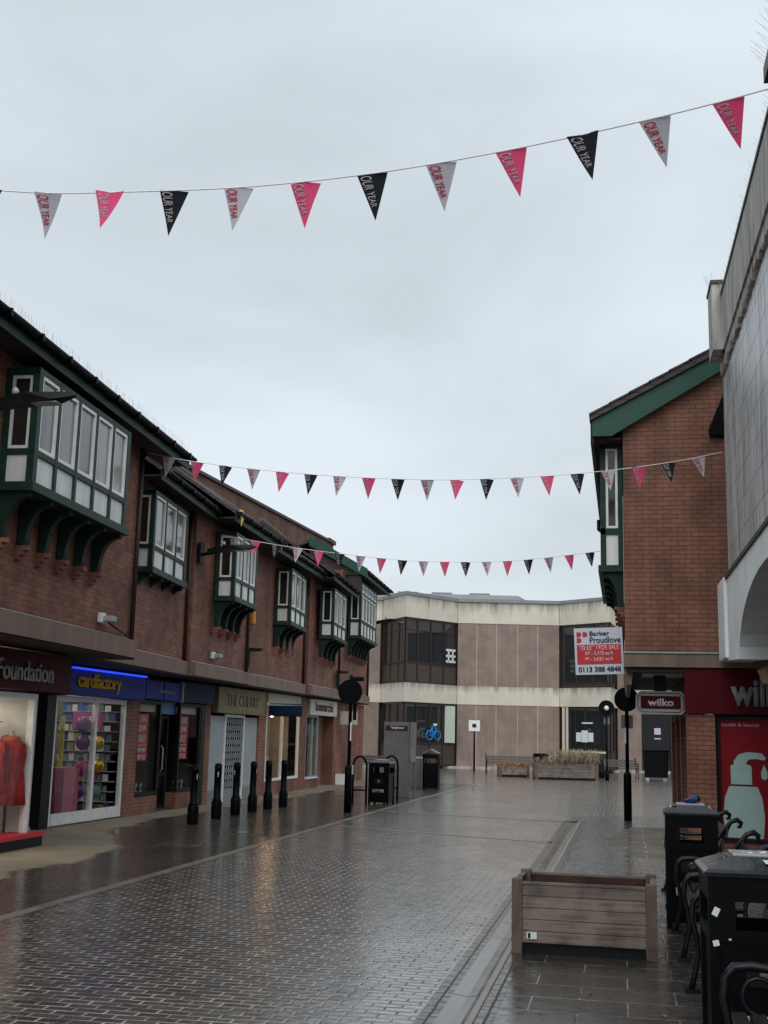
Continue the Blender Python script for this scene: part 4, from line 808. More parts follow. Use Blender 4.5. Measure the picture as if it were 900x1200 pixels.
# sloping dark vent on the gable edge
MB(T).prism([(1.68, 7.4), (1.43, 6.80), (1.45, 6.70), (1.68, 6.68)], 19.8, 19.99, 'y').build('side_gutter_end', black, rb)

# projecting wilko sign, to let board
hs = thing('hanging_sign', 'grey framed wilko projecting sign with a dark red centre under the gable', 'sign', (.19, 20.6, 2.14))
o8 = [(0.07, 0), (.74, 0), (.81, .07), (.81, .31), (.74, .38), (.07, .38), (0, .31), (0, .07)]
MB().prism(o8, 0, .12, 'y').build('panel', pmat('pale_grey_sign', (.42, .43, .43), .5, noise=.1), hs)
o8b = [(.10, .035), (.71, .035), (.775, .095), (.775, .285), (.71, .345), (.10, .345), (.035, .285), (.035, .095)]
ol = MB()
for i in range(8):
    a, b = o8b[i], o8b[(i+1) % 8]; ol.tube([(a[0], -.002, a[1]), (b[0], -.002, b[1])], .006, 4)
ol.build('border', blackm, hs)
Box('sign_face', darkred, hs, .08, .73, -.012, 0, .09, .30); lettering('wilko', letterw, hs, (.405, -.014, .195), (1, 0, 0), .125, .42, .003, .03)
MB().box(.3, .5, .03, .09, .38, .66).build('hanger', blackm, hs)
tb = thing('estate_agent_board', 'white and red to let board fixed high on the brick corner', 'sign', (-.79, 20.45, 2.76))
MB(Matrix.Rotation(R(-2.2), 4, 'Y')).box(0, .80, 0, .03, 0, .78).build('board', pmat('white_board', (.62, .66, .74), .4), tb)
RM = Matrix.Rotation(R(-2.2), 4, 'Y')
Box('red_panel', redflat, tb, .035, .765, -.004, 0, .17, .50, M=RM)
lg = MB(RM)
def dshape(x, z, s):
    return [(x, z), (x, z+s)]+[(x+s*.45+s*.5*math.sin(a), z+s/2+s*.5*math.cos(a)) for a in [k*math.pi/8 for k in range(9)]]
for x, z in ((.04, .63), (.14, .63), (.04, .53)): lg.prism(dshape(x, z, .085), -.004, 0, 'y')
lg.build('logo', redflat, tb)
nvy = pmat('navy_lettering', (.01, .015, .06), .5)
def bl(s, x, z, h, w_, m__, b=.02):
    v = RM @ Vector((x, -.004, z)); lettering(s, m__, tb, v, RM @ Vector((1, 0, 0)), h, w_, .003, b, z=RM @ Vector((0, 0, 1)))
bl('Barker', .42, .685, .08, .33, nvy); bl('Proudlove', .51, .575, .105, .51, nvy)
bl('TO LET / FOR SALE', .40, .445, .075, .66, letterw, .006); bl('GF - 5,372 sq ft', .40, .345, .07, .46, letterw, .01); bl('FF - 2,625 sq ft', .40, .25, .07, .46, letterw, .01)
bl('0113 388 4848', .40, .085, .09, .70, nvy, .03)
MB().box(.76, .8, .03, .07, .1, .7).build('bracket', blackm, tb)

# ------------------------------------------------------------------ right: white arcaded building
wb_ = thing('white_building', 'white painted arcade building with grey cladding tiles and concrete cornice on the right', 'building', (1.72, 10, 0), .015)
T = Matrix.Translation((-1.6, -10, 0))
XW = 1.6
# arcade wall with arches, thickness .45
arch = MB(T)
Y0, Y1 = 1.0, 19.8
def arc_pts(c, hw, zs, ht, n=14): return [(c-hw*math.cos(math.pi*k/n), zs+ht*math.sin(math.pi*k/n)**.8) for k in range(n+1)]
segs = [(17.35, 11.3), (10.5, 4.5)]
poly = [(Y1, 4.16), (Y1, 2.98)]
poly = [(Y0, 4.16), (Y1, 4.16), (Y1, 2.98)]
for (yb, ya) in segs:
    c = (yb+ya)/2; hw = (yb-ya)/2; poly += [(c+hw*math.cos(math.pi*k/18), 2.85+.95*math.sin(math.pi*k/18)) for k in range(19)]
poly += [(Y0, 2.85)]
arch.prism(poly, XW-.03, XW+.42, 'x'); arch.build('arched_beam', whitepaint, wb_)
MB(T).cbox(XW-.08, XW+.44, Y1-1.0, Y1+.02, 2.96, 4.2, .03).build('end_pier', whitepaint, wb_)
MB(T).box(XW+.42, XW+6, Y0, Y1, 3.85, 4.1).build('arcade_ceiling', soffit, wb_)
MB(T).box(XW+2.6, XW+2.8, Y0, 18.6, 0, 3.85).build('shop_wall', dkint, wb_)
for y in (3.5, 10.6): MB(T).cbox(XW, XW+.4, y, y+.7, 0, 2.85, .02).build('column', whitepaint, wb_)
# upper storey clad in tiles
MB(T).box(XW+.06, XW+6, Y0, 19.0, 4.2, 7.62).build('upper_wall', greyconc, wb_)
clad = MB(T); tw, thh = .62, .42; tilesm = pmat('grey_marbled_tile', (.56, .57, .57), .35, streak=.45, nscale=7, dirt=(.22, .22, .22))
z = 4.22; row = 0
while z < 7.35:
    y = 18.98
    while y > Y0: clad.box(XW+.035, XW+.058, max(Y0, y-tw+.006), y-.006, z+.005, min(7.4, z+thh)-.005); y -= tw
    z += thh; row += 1
clad.build('cladding_tiles', tilesm, wb_)
MB(T).box(XW-.06, XW+.058, Y0, 19.0, 4.16, 4.215).build('ledge', pmat('dark_ledge', (.07, .07, .065), .8), wb_)
MB(T).box(XW+.03, XW+.1, 18.98, 19.1, 4.2, 7.6).build('corner_trim', greyconc, wb_)
# parapet / cornice
MB(T).box(XW-.05, XW+.3, Y0, 18.3, 7.60, 8.47).build('cornice', greyconc, wb_)
MB(T).box(XW-.07, XW+.34, Y0, 18.1, 8.47, 8.52).build('cornice_cap', brownpipe, wb_)
MB(T).box(XW-.20, XW+.5, 18.1, 18.75, 7.60, 8.66).build('cornice_block', greyconc, wb_); MB(T).box(XW-.22, XW+.5, 18.07, 18.78, 8.66, 8.71).build('cornice_cap', brownpipe, wb_)
ck = [(18.95, 7.62)]; ye = 18.95
while ye > 3: ye -= random.uniform(.02, .08); ck.append((ye, 7.38+random.random()**2*.16))
MB(T).prism(ck+[(ye, 7.62)], XW-.02, XW+.05, 'x').build('rough_edge', greyconc, wb_)
spm = MB(T)
for i in range(90):
    y = 9.0+i*.105; spm.tube([(XW-.02, y, 8.5), (XW-.02-random.uniform(.03, .10), y+random.uniform(-.03, .03), 8.5+random.uniform(.10, .16))], .0018, 3, caps=False)
for i in range(14): spm.tube([(XW-.2, 18.2+i*.04, 8.71), (XW-.2-random.uniform(-.15, .15), 18.2+i*.04, 8.9)], .0018, 3, caps=False)
spm.build('bird_spikes', spike, wb_)
MB(T).box(XW-.04, XW+.5, 6.0, 12.35, 8.52, 8.72).build('raised_parapet', greyconc, wb_); MB(T).box(XW-.12, XW+.5, 5.9, 12.4, 8.72, 8.9).build('parapet_coping', brownpipe, wb_)
sp2 = MB(T)
for i in range(26): sp2.tube([(XW-.1, 10.6+i*.07, 8.9), (XW-.1-random.uniform(.08, .2), 10.6+i*.07, 8.9+random.uniform(.1, .2))], .0025, 3, caps=False)
sp2.build('bird_spikes', spike, wb_)
fl = thing('floodlight', 'beige box floodlight hanging under the arch beside the wilko letters', 'floodlight', (2.1, 17.9, 2.72), R(25))
MB(Matrix.Rotation(R(-25), 4, 'Y')).cbox(-.18, .22, -.12, .12, -.12, .1, .015).build('housing', pmat('beige_casing', (.42, .33, .22), .5), fl)
MB().box(-.02, .02, -.03, .03, .08, 1.1).build('bracket', blackm, fl)

# ------------------------------------------------------------------ street furniture
# bollards
def bollard(loc, label):
    t = thing('bollard', label, 'bollard', loc, 0, 'black bollards along the left pavement')
    MB().lathe([(.10, 0), (.10, .02), (.105, .04), (.105, .30), (.098, .33), (.09, .345)], (0, 0), 20).build('base', black, t)
    MB().lathe([(.078, .345), (.086, .355), (.086, .375), (.072, .385), (.070, .96), (.078, .965), (.078, .985), (.07, .995), (.072, 1.03), (.06, 1.055), (.02, 1.065)], (0, 0), 20).build('shaft', black, t)
    MB().pts([(.055, -.045, .8), (.063, -.03, .8), (.063, -.03, .9), (.055, -.045, .9)], [(0, 1, 2, 3)]).build('sticker', paper, t) if 'nearest' in label else None
    return t
bp0 = bollard((-7.78, 21.45, 0), 'nearest of the six black bollards, with a small pale sticker')
order = ['second', 'third', 'fourth', 'fifth', 'last']
for i, (x, y) in enumerate([(-7.88, 23.05), (-7.9, 24.3), (-7.88, 25.4), (-7.85, 26.45), (-7.75, 27.35)]):
    dup(bp0, (x, y, 0), random.uniform(-1.5, 1.5), '%s black bollard counted from the camera in the left row of six' % order[i])
t = thing('bollard', 'short black bollard beside the long grass planter in front of the library', 'bollard', (-1.05, 56.2, 0))
MB().lathe([(.16, 0), (.16, .35), (.11, .38), (.11, .85), (.13, .9), (.08, 1.0)], (0, 0), 14).build('shaft', black, t)
# sign posts with round sign backs
def roundsign(loc, hz, r, zc, plate, label, face=0, hb=.95, rb=.085):
    t = thing('sign_post', label, 'sign post', loc, face)
    MB().lathe([(rb, 0), (rb, hb), (rb*.8, hb+.04), (.045, hb+.08)], (0, 0), 16).build('base', black, t)
    MB().lathe([(.04, hb+.05), (.038, hz), (.03, hz+.01)], (0, 0), 12).build('pole', black, t)
    M = Matrix.Translation((0, -.06, zc)) @ Matrix.Rotation(R(90), 4, 'X')
    MB(M).lathe([(r, -.012), (r+.006, -.006), (r+.006, .006), (r, .012)], (0, 0), 32, smooth=False).build('round_sign', black, t)
    c = MB().box(-.06, .06, -.045, .045, zc-.09, zc-.05); c.box(-.06, .06, -.045, .045, zc+.05, zc+.09); c.build('clamp', blackm, t)
    if plate: MB().box(-.12, .13, .045, .06, zc-r-.36, zc-r-.08).build('plate', kioskg, t)
    return t
t1 = roundsign((-5.98, 26.3, 0), 2.98, .27, 2.62, False, 'left sign post with a black round sign back and a lamp on top')
MB().cbox(.0, .3, -.06, .06, 2.86, 2.96, .03).build('lamp', black, t1); MB().box(.05, .13, .045, .055, 2.0, 2.35).build('plate', black, t1); MB().box(.018, .045, -.045, -.04, 1.55, 1.95).build('white_strip', letterw, t1); MB().cbox(.08, .1, -.05, .05, .82, 1.02, .005).build('blue_sticker', paleblue, t1)
t2 = roundsign((.05, 26.6, .02), 2.9, .255, 2.55, True, 'right sign post with a black round sign back by the wilko corner')
MB().box(-.045, -.02, -.046, -.04, 1.62, 1.95).build('white_strip', letterw, t2)
t3 = roundsign((-.75, 53.0, 0), 3.2, .33, 3.05, True, 'distant sign post with a white dot in its round head before the library', hb=.3)
MB(Matrix.Translation((0, -.085, 3.05)) @ Matrix.Rotation(R(90), 4, 'X')).lathe([(.10, 0), (.10, .02)], (0, 0), 16).build('white_dot', letterw, t3)
t = thing('sign_post', 'thin post with a small white parking notice before the library panels', 'sign post', (-7.4, 60.8, 0))
MB().tube([(0, 0, 0), (0, 0, 2.4)], .05, 8).build('pole', blackm, t); MB().box(-.28, .28, -.08, -.05, 1.98, 2.52).build('notice', letterw, t); MB().box(-.1, .1, -.09, -.08, 2.16, 2.34).build('symbol', navy, t)

# litter bins
def litter_bin(loc, rz, label, rubbish=0, W=.54, H=1.07, group='black litter bins'):
    t = thing('litter_bin', label, 'litter bin', loc, rz, group); a = W/2
    b = MB().cbox(-a+.02, a-.02, -a+.02, a-.02, .05, .70, .012)
    b.box(-a+.06, a-.06, -a+.01, -a+.02, .1, .64)
    b.build('body', black, t)
    f = MB()
    for sx in (-1, 1):
        for sy in (-1, 1): x = sx*(a-.025); y = sy*(a-.025); f.box(x-.025, x+.025, y-.025, y+.025, 0, H-.04)
    f.box(-a+.05, a-.05, -a+.002, -a+.03, .70, .76); f.box(-a+.05, a-.05, a-.03, a-.002, .70, .76); f.box(-a+.002, -a+.03, -a+.05, a-.05, .70, .76); f.box(a-.03, a-.002, -a+.05, a-.05, .70, .76)
    f.box(-a+.05, a-.05, -a+.002, -a+.03, .9, H-.04); f.box(-a+.05, a-.05, a-.03, a-.002, .9, H-.04); f.box(-a+.002, -a+.03, -a+.05, a-.05, .9, H-.04); f.box(a-.03, a-.002, -a+.05, a-.05, .9, H-.04)
    for s_ in (-1, 1): f.box(s_*(a-.09)-.04, s_*(a-.09)+.04, -a+.003, -a+.028, .76, .9); f.box(s_*(a-.09)-.04, s_*(a-.09)+.04, a-.028, a-.003, .76, .9)
    f.build('frame', black, t)
    MB().lathe([(a+.015, H-.05), (a+.02, H-.03), (a+.0, H-.015), (.15, H+.035), (.14, H+.04)], (0, 0), 4).build('hood', hoodm, t)
    MB().cbox(-.13, .13, -.13, .13, H+.038, H+.052, .006).build('ash_plate', letterg, t)
    p = MB().box(-.1, .1, -a-.001, -a+.012, .50, .62).build('plate', blackm, t)
    MB(Matrix.Translation((0, -a, .56)) @ Matrix.Rotation(R(90), 4, 'X')).lathe([(.035, 0), (.035, .006)], (0, 0), 12).build('emblem', kioskg, p)
    lettering('LITTER', pmat('pale_litter_letters', (.35, .35, .33), .6), t, (0, -a+.009, .33), (1, 0, 0), .07, .30, .006, .03)
    r = MB()
    for k in range(rubbish):
        q = random.random; x, y = random.uniform(-.18, .18), random.uniform(-.2, .2); z = H+.045-max(abs(x), abs(y))*.24; s = random.uniform(.012, .03)
        r.pts([(x-s, y-s*.5, z+q()*.02), (x+s, y-s*.6, z+q()*.03), (x+s*.8, y+s*.7, z+q()*.03), (x-s*.7, y+s*.8, z+.02)], [(0, 1, 2, 3)])
    if rubbish: r.build('litter_scraps', paper, t)
    return t
b1 = litter_bin((.665, 6.72, .02), R(1.5), 'nearest litter bin at the right edge with pale scraps on its pyramid hood', 26)
for (x, z, w_, h_, a_) in ((-.235, .85, .030, .042, 25), (-.238, .70, .03, .028, -12), (-.17, .72, .012, .008, 0)):
    MB(Matrix.Translation((x, -.272, z)) @ Matrix.Rotation(R(a_), 4, 'Y')).box(-w_/2, w_/2, 0, .003, -h_/2, h_/2).build('sticker', paper, b1)
MB().pts([(.02, -.22, 1.085), (.12, -.22, 1.085), (.11, -.17, 1.10), (.01, -.17, 1.10)], [(0, 1, 2, 3)]).build('paper_scrap', paper, b1)
b2 = litter_bin((.60, 11.95, .02), R(-1), 'second litter bin on the right between the benches with crushed cans on top', 30, .47, 1.06)
MB(Matrix.Translation((.02, -.05, 1.14)) @ Matrix.Rotation(R(70), 4, 'Y') @ Matrix.Rotation(R(20), 4, 'X')).lathe([(.028, -.07), (.033, -.06), (.033, .05), (.025, .07)], (0, 0), 12).build('blue_can', pmat('blue_can', (.01, .04, .14), .3, metal=.5), b2)
litter_bin((-5.95, 29.9, 0), R(-5), 'black litter bin on the left pavement beside the sign post', 18, .53, 1.04)
fb = thing('litter_bin', 'far litter bin with a wavy pale topped hood beyond the telephone kiosk', 'litter bin', (-6.12, 38.9, 0))
fb.scale = (.76, .8, 1.0)
MB().cbox(-.32, .32, -.3, .3, .03, .78, .02).build('body', black, fb)
f = MB()
for sx in (-1, 1):
    for sy in (-1, 1): f.box(sx*.29-.03, sx*.29+.03, sy*.27-.03, sy*.27+.03, 0, 1.1)
f.box(-.32, .32, -.31, -.28, .78, .84); f.box(-.32, .32, -.31, -.28, .98, 1.12); f.box(-.32, -.29, -.3, .3, .98, 1.12); f.box(.29, .32, -.3, .3, .98, 1.12); f.build('frame', black, fb)
MB().prism([(-.34, 1.12), (-.2, 1.16), (0, 1.24), (.2, 1.16), (.34, 1.12), (.36, 1.15), (.2, 1.2), (0, 1.28), (-.2, 1.2), (-.36, 1.15)], -.33, .33, 'y').build('hood', kioskg, fb)

# benches: cast iron ends, timber slats, facing the street (-X)
benchiron = pmat('wet_bench_iron', (.006, .007, .009), .3, spec=.28, bump=.1, bscale=40)
slatm = pmat('dark_bench_slat', (.034, .027, .024), .38, noise=.4, nscale=14, bump=.3, spec=.5)
def bench(loc, rz, label, L=1.4, group='iron and timber benches along the right pavement'):
    t = thing('bench', label, 'bench', loc, rz, group)        # local: x from front (0) to back, y along
    for s_ in (0, 1):
        y = L*s_; e = MB()
        e.tube([(-.03, y, 0), (.0, y, .12), (.03, y, .25), (.015, y, .38), (-.01, y, .50), (.0, y, .60), (.04, y, .645), (.12, y, .655), (.25, y, .64), (.38, y, .645), (.47, y, .70), (.54, y, .80), (.61, y, .88), (.67, y, .90), (.71, y, .87), (.70, y, .83), (.67, y, .83)], [.022, .02, .018, .018, .02, .022, .024, .024, .022, .022, .022, .022, .024, .026, .024, .02, .015], 8)
        e.tube([(.56, y, 0), (.5, y, .14), (.46, y, .3), (.45, y, .42), (.5, y, .6), (.56, y, .78), (.60, y, .87)], .02, 8)
        e.tube([(.02, y, .36), (.15, y, .40), (.3, y, .39), (.45, y, .40)], .02, 8)
        e.tube([(.02, y, .22), (.12, y, .30), (.25, y, .33), (.4, y, .28), (.49, y, .16)], .015, 6)
        for (cx, cz, rr) in ((.15, .52, .075),):
            e.tube([(cx+rr*math.cos(a), y, cz+rr*math.sin(a)*1.1) for a in [k*math.pi/7-.5 for k in range(13)]], .011, 6)
        e.box(-.07, .03, y-.03, y+.03, 0, .03); e.box(.52, .62, y-.03, y+.03, 0, .03)
        e.build('bench_end', benchiron, t)
    for k in range(5):
        x = .02+k*.088; MB().cbox(x, x+.07, -.02, L+.02, .415-.003*k, .445-.003*k, .006).build('seat_slat', slatm, t)
    for k in range(3):
        z = .53+k*.115; x = .475+.045*k; MB(Matrix.Translation((x, 0, z)) @ Matrix.Rotation(R(14), 4, 'Y')).cbox(-.012, .012, -.02, L+.02, -.045, .045, .006).build('back_slat', slatm, t)
    return t
b = bench((.45, 4.72, .02), 0, 'nearest bench at the bottom right corner in front of the first litter bin')
dup(b, (.45, 7.45, .02), 0, 'bench just behind the nearest litter bin')
dup(b, (.45, 10.05, .02), 0, 'bench just in front of the second litter bin')
dup(b, (.46, 13.2, .02), 0, 'farthest of the right hand benches, beyond the second litter bin')
# benches by the library
c = bench((-6.75, 58.6, 0), R(-90)+yaw, 'dark bench standing behind the small planter against the library panels', 3.0, 'benches by the library')
c.rotation_euler = (0, 0, R(90)+yaw); c.location = (-3.6, 59.4, 0)
bench((.6, 57.6, 0), R(90)+yaw, 'dark bench at the far right of the square beside the tall black bin', 1.6, 'benches by the library')
bench((-9.6, 50.5, 0), R(90)+yaw, 'dark bench at the far left by the library wall behind the shops', 2.4, 'benches by the library')
t = thing('litter_bin', 'wide black wheeled bin at the far right side of the square', 'bin', (1.35, 55.6, 0))
MB().prism([(-.5, .12), (.5, .12), (.55, 1.25), (-.55, 1.25)], -.4, .4, 'y').build('body', black, t); MB().cbox(-.58, .58, -.45, .45, 1.25, 1.34, .03).build('lid', black, t); MB().box(-.45, -.3, -.38, -.3, 0, .13).build('foot', lightgreyp, t); MB().box(.3, .45, -.38, -.3, 0, .13).build('foot', lightgreyp, t)
t = thing('litter_bin', 'narrow dark bin with a bent lid beside the wide black bin', 'bin', (2.3, 55.0, 0))
MB().prism([(-.3, 0), (.3, 0), (.36, 1.3), (-.36, 1.3)], -.3, .3, 'y').build('body', blackm, t); MB(Matrix.Translation((0, 0, 1.32)) @ Matrix.Rotation(R(18), 4, 'Y')).cbox(-.4, .4, -.35, .35, 0, .05, .01).build('lid', blackm, t)

# cycle hoops by the left bin
for (x, y, lab) in ((-6.38, 29.3, 'black hoop stand between the sign post and the left litter bin'), (-5.92, 31.0, 'black hoop stand just behind the left litter bin by the kiosk')):
    m = MB(); m.tube([(-.17, 0, 0), (-.17, 0, .92)]+[(-.17*math.cos(k*math.pi/10), 0, .92+.24*math.sin(k*math.pi/10)) for k in range(1, 10)]+[(.17, 0, .92), (.17, 0, 0)], .028, 10)
    m.tube([(-.17, 0, .35), (.17, 0, .35)], .02, 8)
    o = m.build('hoop_stand', black); o.location = (x, y, 0); tag(o, lab, 'hoop stand', 'hoop stands by the left bin')
# telephone kiosk
k = thing('telephone_kiosk', 'grey steel telephone kiosk seen from behind with a dark sign strip', 'telephone kiosk', (-6.2, 33.2, 0), R(-2))
MB().cbox(-.38, .34, 0, .06, .0, 2.02, .02).build('back_panel', kioskg, k)
sd_ = MB(); sd_.cbox(.34, .40, .02, .75, .95, 2.02, .02); sd_.box(.34, .38, .02, .08, 0, .95); sd_.box(.34, .38, .66, .72, 0, .95); sd_.build('side_panel', kioskg, k)
MB().box(-.38, .40, .0, .78, 2.02, 2.06).build('roof', kioskg, k); MB().cbox(-.15, .2, .06, .3, .8, 1.6, .02).build('telephone_unit', blackm, k)
s_ = MB().box(-.32, .30, -.012, 0, 1.82, 1.95).build('sign_strip', pmat('dark_maroon_strip', (.03, .006, .012), .4), k)
lettering('Telephone', letterw, s_, (0, -.013, 1.885), (1, 0, 0), .085, .38, .003, .01, shear=.3)
gm = MB(); random.seed(3)
for i in range(16): z = 1.0+i*.06; gm.box(.401, .404, .1+random.random()*.3, .4+random.random()*.2, z, z+.03)
gm.build('sticker_remains', pmat('torn_sticker', (.3, .27, .22), .7, noise=.5), k)
t = thing('utility_cabinet', 'low grey cabinet between the telephone kiosk and the far bin', 'cabinet', (-6.72, 39.6, 0))
t.scale = (.6, 1, 1); MB().cbox(-.35, .35, -.2, .2, .0, .95, .03).build('body', kioskg, t); MB().cbox(-.38, .38, -.23, .23, .95, 1.0, .01).build('lid', lightgreyp, t)

# planters
def planter(loc, rz, W, D, Hh, label, rows=5, post=.085, plants=None, mat=wood):
    t = thing('planter', label, 'planter', loc, rz, 'timber planters')
    for sx in (0, 1):
        for sy in (0, 1):
            x = sx*(W-post); y = sy*(D-post); p = MB().cbox(x, x+post, y, y+post, 0, Hh, .008); p.build('corner_post', woodpost, t)
    bh = (Hh-.13)/rows
    for side in range(4):
        for r_ in range(rows):
            z0 = .09+r_*bh; z1 = z0+bh-.004
            ins = .012+.003*(r_ % 2)
            if side == 0: m = MB().cbox(post, W-post, ins, ins+.035, z0, z1, .004)
            elif side == 1: m = MB().cbox(post, W-post, D-ins-.035, D-ins, z0, z1, .004)
            elif side == 2: m = MB().cbox(ins, ins+.035, post, D-post, z0, z1, .004)
            else: m = MB().cbox(W-ins-.035, W-ins, post, D-post, z0, z1, .004)
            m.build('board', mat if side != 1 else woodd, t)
    c = MB(); c.box(post, W-post, .004, .05, Hh-.04, Hh-.022); c.box(post, W-post, D-.05, D-.004, Hh-.04, Hh-.022); c.box(.004, .05, post, D-post, Hh-.04, Hh-.022); c.box(W-.05, W-.004, post, D-post, Hh-.04, Hh-.022); c.build('top_rail', mat, t)
    MB().box(.09, W-.09, .06, D-.06, .0, .1).build('base', blackm, t)  # black box paints in the shade of the gap below the boards
    MB().box(.05, W-.05, .05, D-.05, .1, Hh*.35 if not plants else Hh-.08).build('soil', pmat('wet_soil', (.03, .02, .015), .8, noise=.4, nscale=10, bump=.8), t)
    return t
pn = planter((-.9, 9.95, .02), R(-1), 1.13, .8, .575, 'large empty weathered timber planter in the right foreground', 5)
MB().box(.12, .2, -.002, .014, .12, .17).build('label_plate', paper, pn); MB().box(.13, .15, -.004, -.002, .125, .165).build('label_mark', blackm, pn)
random.seed(11)
def tuft(t, W, D, z0, mat, n, hmin, hmax, name, droop=.6, wd=.02, xs=None):
    m = MB()
    for i in range(n):
        x = random.choice(xs)+random.gauss(0, .12) if xs else random.uniform(.08, W-.08); y = random.uniform(.06, D-.06); h = random.uniform(hmin, hmax); a = random.uniform(0, 2*math.pi); q = random.uniform(.1, droop)
        dx, dy = math.cos(a)*q, math.sin(a)*q; p = Vector((x, y, z0)); w_ = Vector((-dy, dx, 0)).normalized()*wd
        p1 = p+Vector((dx*.35, dy*.35, h*.7)); p2 = p+Vector((dx*.8, dy*.8, h)); p3 = p+Vector((dx*1.3, dy*1.3, h*(1-q)*.9))
        m.pts([p-w_, p+w_, p1-w_*.8, p1+w_*.8, p2-w_*.6, p2+w_*.6, p3], [(0, 1, 3, 2), (2, 3, 5, 4), (4, 5, 6)])
    o = m.build(name, mat, t); return o
pa = planter((-5.45, 53.8, 0), yaw, 1.35, .8, .52, 'short timber planter with orange dead bedding before the library', 3, .12, True)
tuft(pa, 1.35, .8, .40, deadleaf, 260, .08, .24, 'bedding_plants', .25)
pb_ = planter((-3.72, 51.9, 0), yaw, 2.68, 1.0, .70, 'long timber planter with overgrown straw coloured grasses before the library', 3, .14, True)
g1 = tuft(pb_, 2.68, 1.0, .6, straw, 260, .15, .35, 'ornamental_grass', .6, .012)
tuft(pb_, 2.68, 1.0, .6, straw, 520, .25, .72, 'tall_grass', .95, .011, xs=[1.1, 1.3, 1.7, 2.1, 2.4])
tuft(pb_, 2.68, 1.0, .6, pmat('green_grey_leaves', (.10, .11, .06), .8), 140, .15, .45, 'green_foliage', .5, .018, xs=[1.5, 1.9])
cr_ = MB(); 
for x in (0, .82): cr_.box(x*.6, x*.6+.1, 0, .5, 0, .62)
cr_.box(.1, .49, 0, .5, .52, .62); cr_.box(.1, .49, 0, .5, 0, .1); cr_.box(.1, .49, .4, .5, .1, .52)
o = cr_.build('open_crate', black); o.location = (-3.85, 53.3, .55); o.rotation_euler = (0, 0, yaw); o.location.z = .0; tag(o, 'black open fronted box behind the long planter left end', 'box')
o.scale = (1, 1, 1.7)

for (x, y, lab) in ((-.25, 8.6, 'small brown leaf on the wet slabs in front of the timber planter'), (.22, 8.05, 'small brown leaf on the slabs beside the bench feet'), (-3.1, 9.2, 'small brown leaf lying on the wet brick roadway')):
    o = MB().pts([(-.028, 0, 0), (-.008, -.016, .006), (.03, -.004, .002), (.004, .017, .008)], [(0, 1, 2, 3)]).build('leaf', deadleaf)
    o.location = (x, y, .026 if x > -.8 else .006); o.rotation_euler = (0, 0, x*9); tag(o, lab, 'leaf', 'fallen leaves on the paving')

# ------------------------------------------------------------------ bunting
def flag_meshes(wd, ht, cu_=0):
    out = []
    for nm, m_, lm in (('grey', greyfl, flaglet_p), ('pink', pinkfl, flaglet), ('black', blkfl, flaglet)):
        me = bpy.data.meshes.new('pennant'); n = 6; v = []; f = []
        for side in (0, 1):
            for i in range(n+1):
                t = i/n
                for j in range(3): u = (j/2-.5)*(1-t); v.append((u*wd, .012*math.sin(t*3+u*2)+.05*cu_*(u*u*2+.4*t*t)+side*.0022, -t*ht))
        for i in range(n):
            for j in range(2): a = i*3+j; f.append((a, a+3, a+4, a+1)); b = a+3*(n+1); f.append((b, b+1, b+4, b+3))
        me.from_pydata(v, [], f); me.materials.append(m_)
        tm = text_mesh('OUR YEAR', wd*.40, ht*.66, .0012, .012)
        # reads downwards along the left edge, narrowing with the flag
        for q in tm.vertices:
            x, z, y = q.co.x, q.co.z, q.co.y
            t = (x+ht*.33)/(ht*.66)                          # 0 top .. 1 bottom
            zz = -(.05+t*.66)*ht; half = .5*(1+zz/ht)*wd
            k_ = 1-.55*t
            xx = -half+(.055*wd)+(z+wd*.20)*k_; uu = xx/wd; tt_ = -zz/ht
            q.co = Vector((xx, y-.0035+.012*math.sin(tt_*3+uu*2)+.05*cu_*(uu*uu*2+.4*tt_*tt_), zz))
        tm.materials.append(lm); out.append((me, tm))
    return out
FMS = [flag_meshes(.225, .35, q) for q in (.3, 1.5, -.9)]
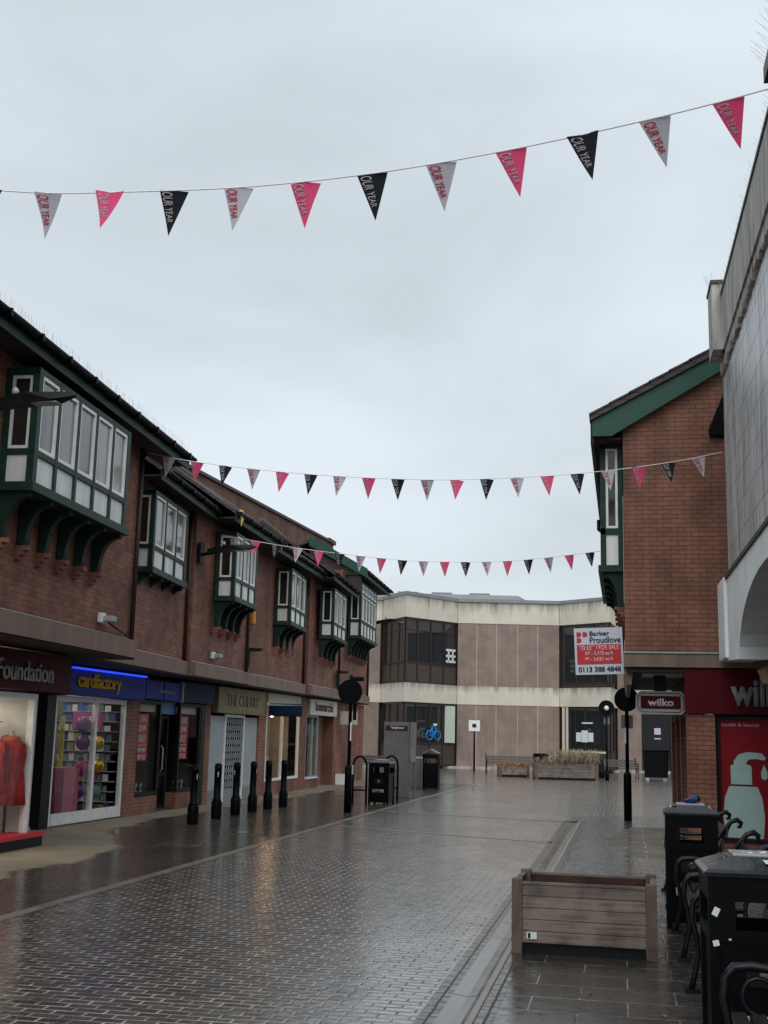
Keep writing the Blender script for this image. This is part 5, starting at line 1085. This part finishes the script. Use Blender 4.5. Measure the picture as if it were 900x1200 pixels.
def bunting(label, pts, n, s, e, seq, spacing_pts=None):
    """pts: anchor points of the cord (polyline); n flags from s to e (fractions of the length)"""
    P = [Vector(p) for p in pts]; o = P[0].copy()
    t = thing('bunting', label, 'bunting', o, 0, 'strings of triangular bunting across the street')
    # smooth the polyline
    def cat(i, u):
        p0, p1, p2, p3 = P[max(i-1, 0)], P[i], P[i+1], P[min(i+2, len(P)-1)]
        return .5*((2*p1)+(-p0+p2)*u+(2*p0-5*p1+4*p2-p3)*u*u+(-p0+3*p1-3*p2+p3)*u**3)
    S = [cat(i, k/12) for i in range(len(P)-1) for k in range(12)]+[P[-1]]
    MB().tube([q-o for q in S], .006, 5).build('cord', cordm, t)
    Ls = [0]
    for a, b in zip(S[:-1], S[1:]): Ls.append(Ls[-1]+(b-a).length)
    for k in range(n):
        d = Ls[-1]*(s+(e-s)*k/(n-1)); i = max(j for j in range(len(Ls)) if Ls[j] <= d+1e-6); i = min(i, len(S)-2)
        u = (d-Ls[i])/(Ls[i+1]-Ls[i]); p = S[i].lerp(S[i+1], u); dr = (S[i+1]-S[i]).normalized()
        me, tm = random.choice(FMS)[seq[k % 3]]
        M = fr(p-o, dr) @ Matrix.Rotation(R(random.uniform(-16, 16)), 4, 'X') @ Matrix.Rotation(R(random.uniform(-3, 5)), 4, 'Y')
        f = bpy.data.objects.new('pennant', me); col.objects.link(f); f.parent = t; f.matrix_local = M
        l_ = bpy.data.objects.new('lettering', tm); col.objects.link(l_); l_.parent = f
    return t
random.seed(5)
p1 = [(-7.2, 7.9, 5.95), (-5.83, 7.9, 5.93), (-4.7, 7.9, 5.78), (-4.29, 7.9, 5.73), (-3.76, 7.9, 5.7), (-2.71, 7.9, 5.67), (-1.72, 7.9, 5.71), (-0.72, 7.9, 5.82), (0.28, 7.9, 5.98), (1.02, 7.9, 6.13), (1.47, 7.9, 6.25)]
# flags at X -5.2 ... .92 measured along the cord
def at_frac(pts, x):
    L = 0; out = None; tot = sum((Vector(b)-Vector(a)).length for a, b in zip(pts[:-1], pts[1:]))
    for a, b in zip(pts[:-1], pts[1:]):
        l_ = (Vector(b)-Vector(a)).length
        if a[0] <= x <= b[0]: out = L+l_*(x-a[0])/(b[0]-a[0])
        L += l_
    return out/tot
bunting('nearest bunting string, large pennants crossing the top of the picture', p1, 12, at_frac(p1, -4.79), at_frac(p1, 0.76), [2, 0, 1])
p2 = [(-8.2, 18.5, 6.37), (-7.0, 18.6, 6.13), (-5.12, 18.8, 5.93), (-3.14, 18.9, 5.82), (-1.71, 19, 5.85), (-.71, 19.1, 5.92), (.23, 19.2, 6.03), (1.0, 19.3, 6.16), (1.6, 19.4, 6.30)]
bunting('middle bunting string from the first left roof to the right hand gable', p2, 20, at_frac(p2, -7.95), at_frac(p2, 1.22), [2, 0, 1])
p3 = [(-8.75, 25.0, 5.98), (-7.2, 25.4, 5.75), (-5.53, 26, 5.61), (-4.25, 26.3, 5.55), (-2.4, 26.7, 5.62), (-.5, 27.2, 5.90)]
bunting('farthest bunting string from the third left bay to the right hand oriel', p3, 18, at_frac(p3, -8.45), at_frac(p3, -.72), [0, 1, 2])
# small litter and leaves on the ground
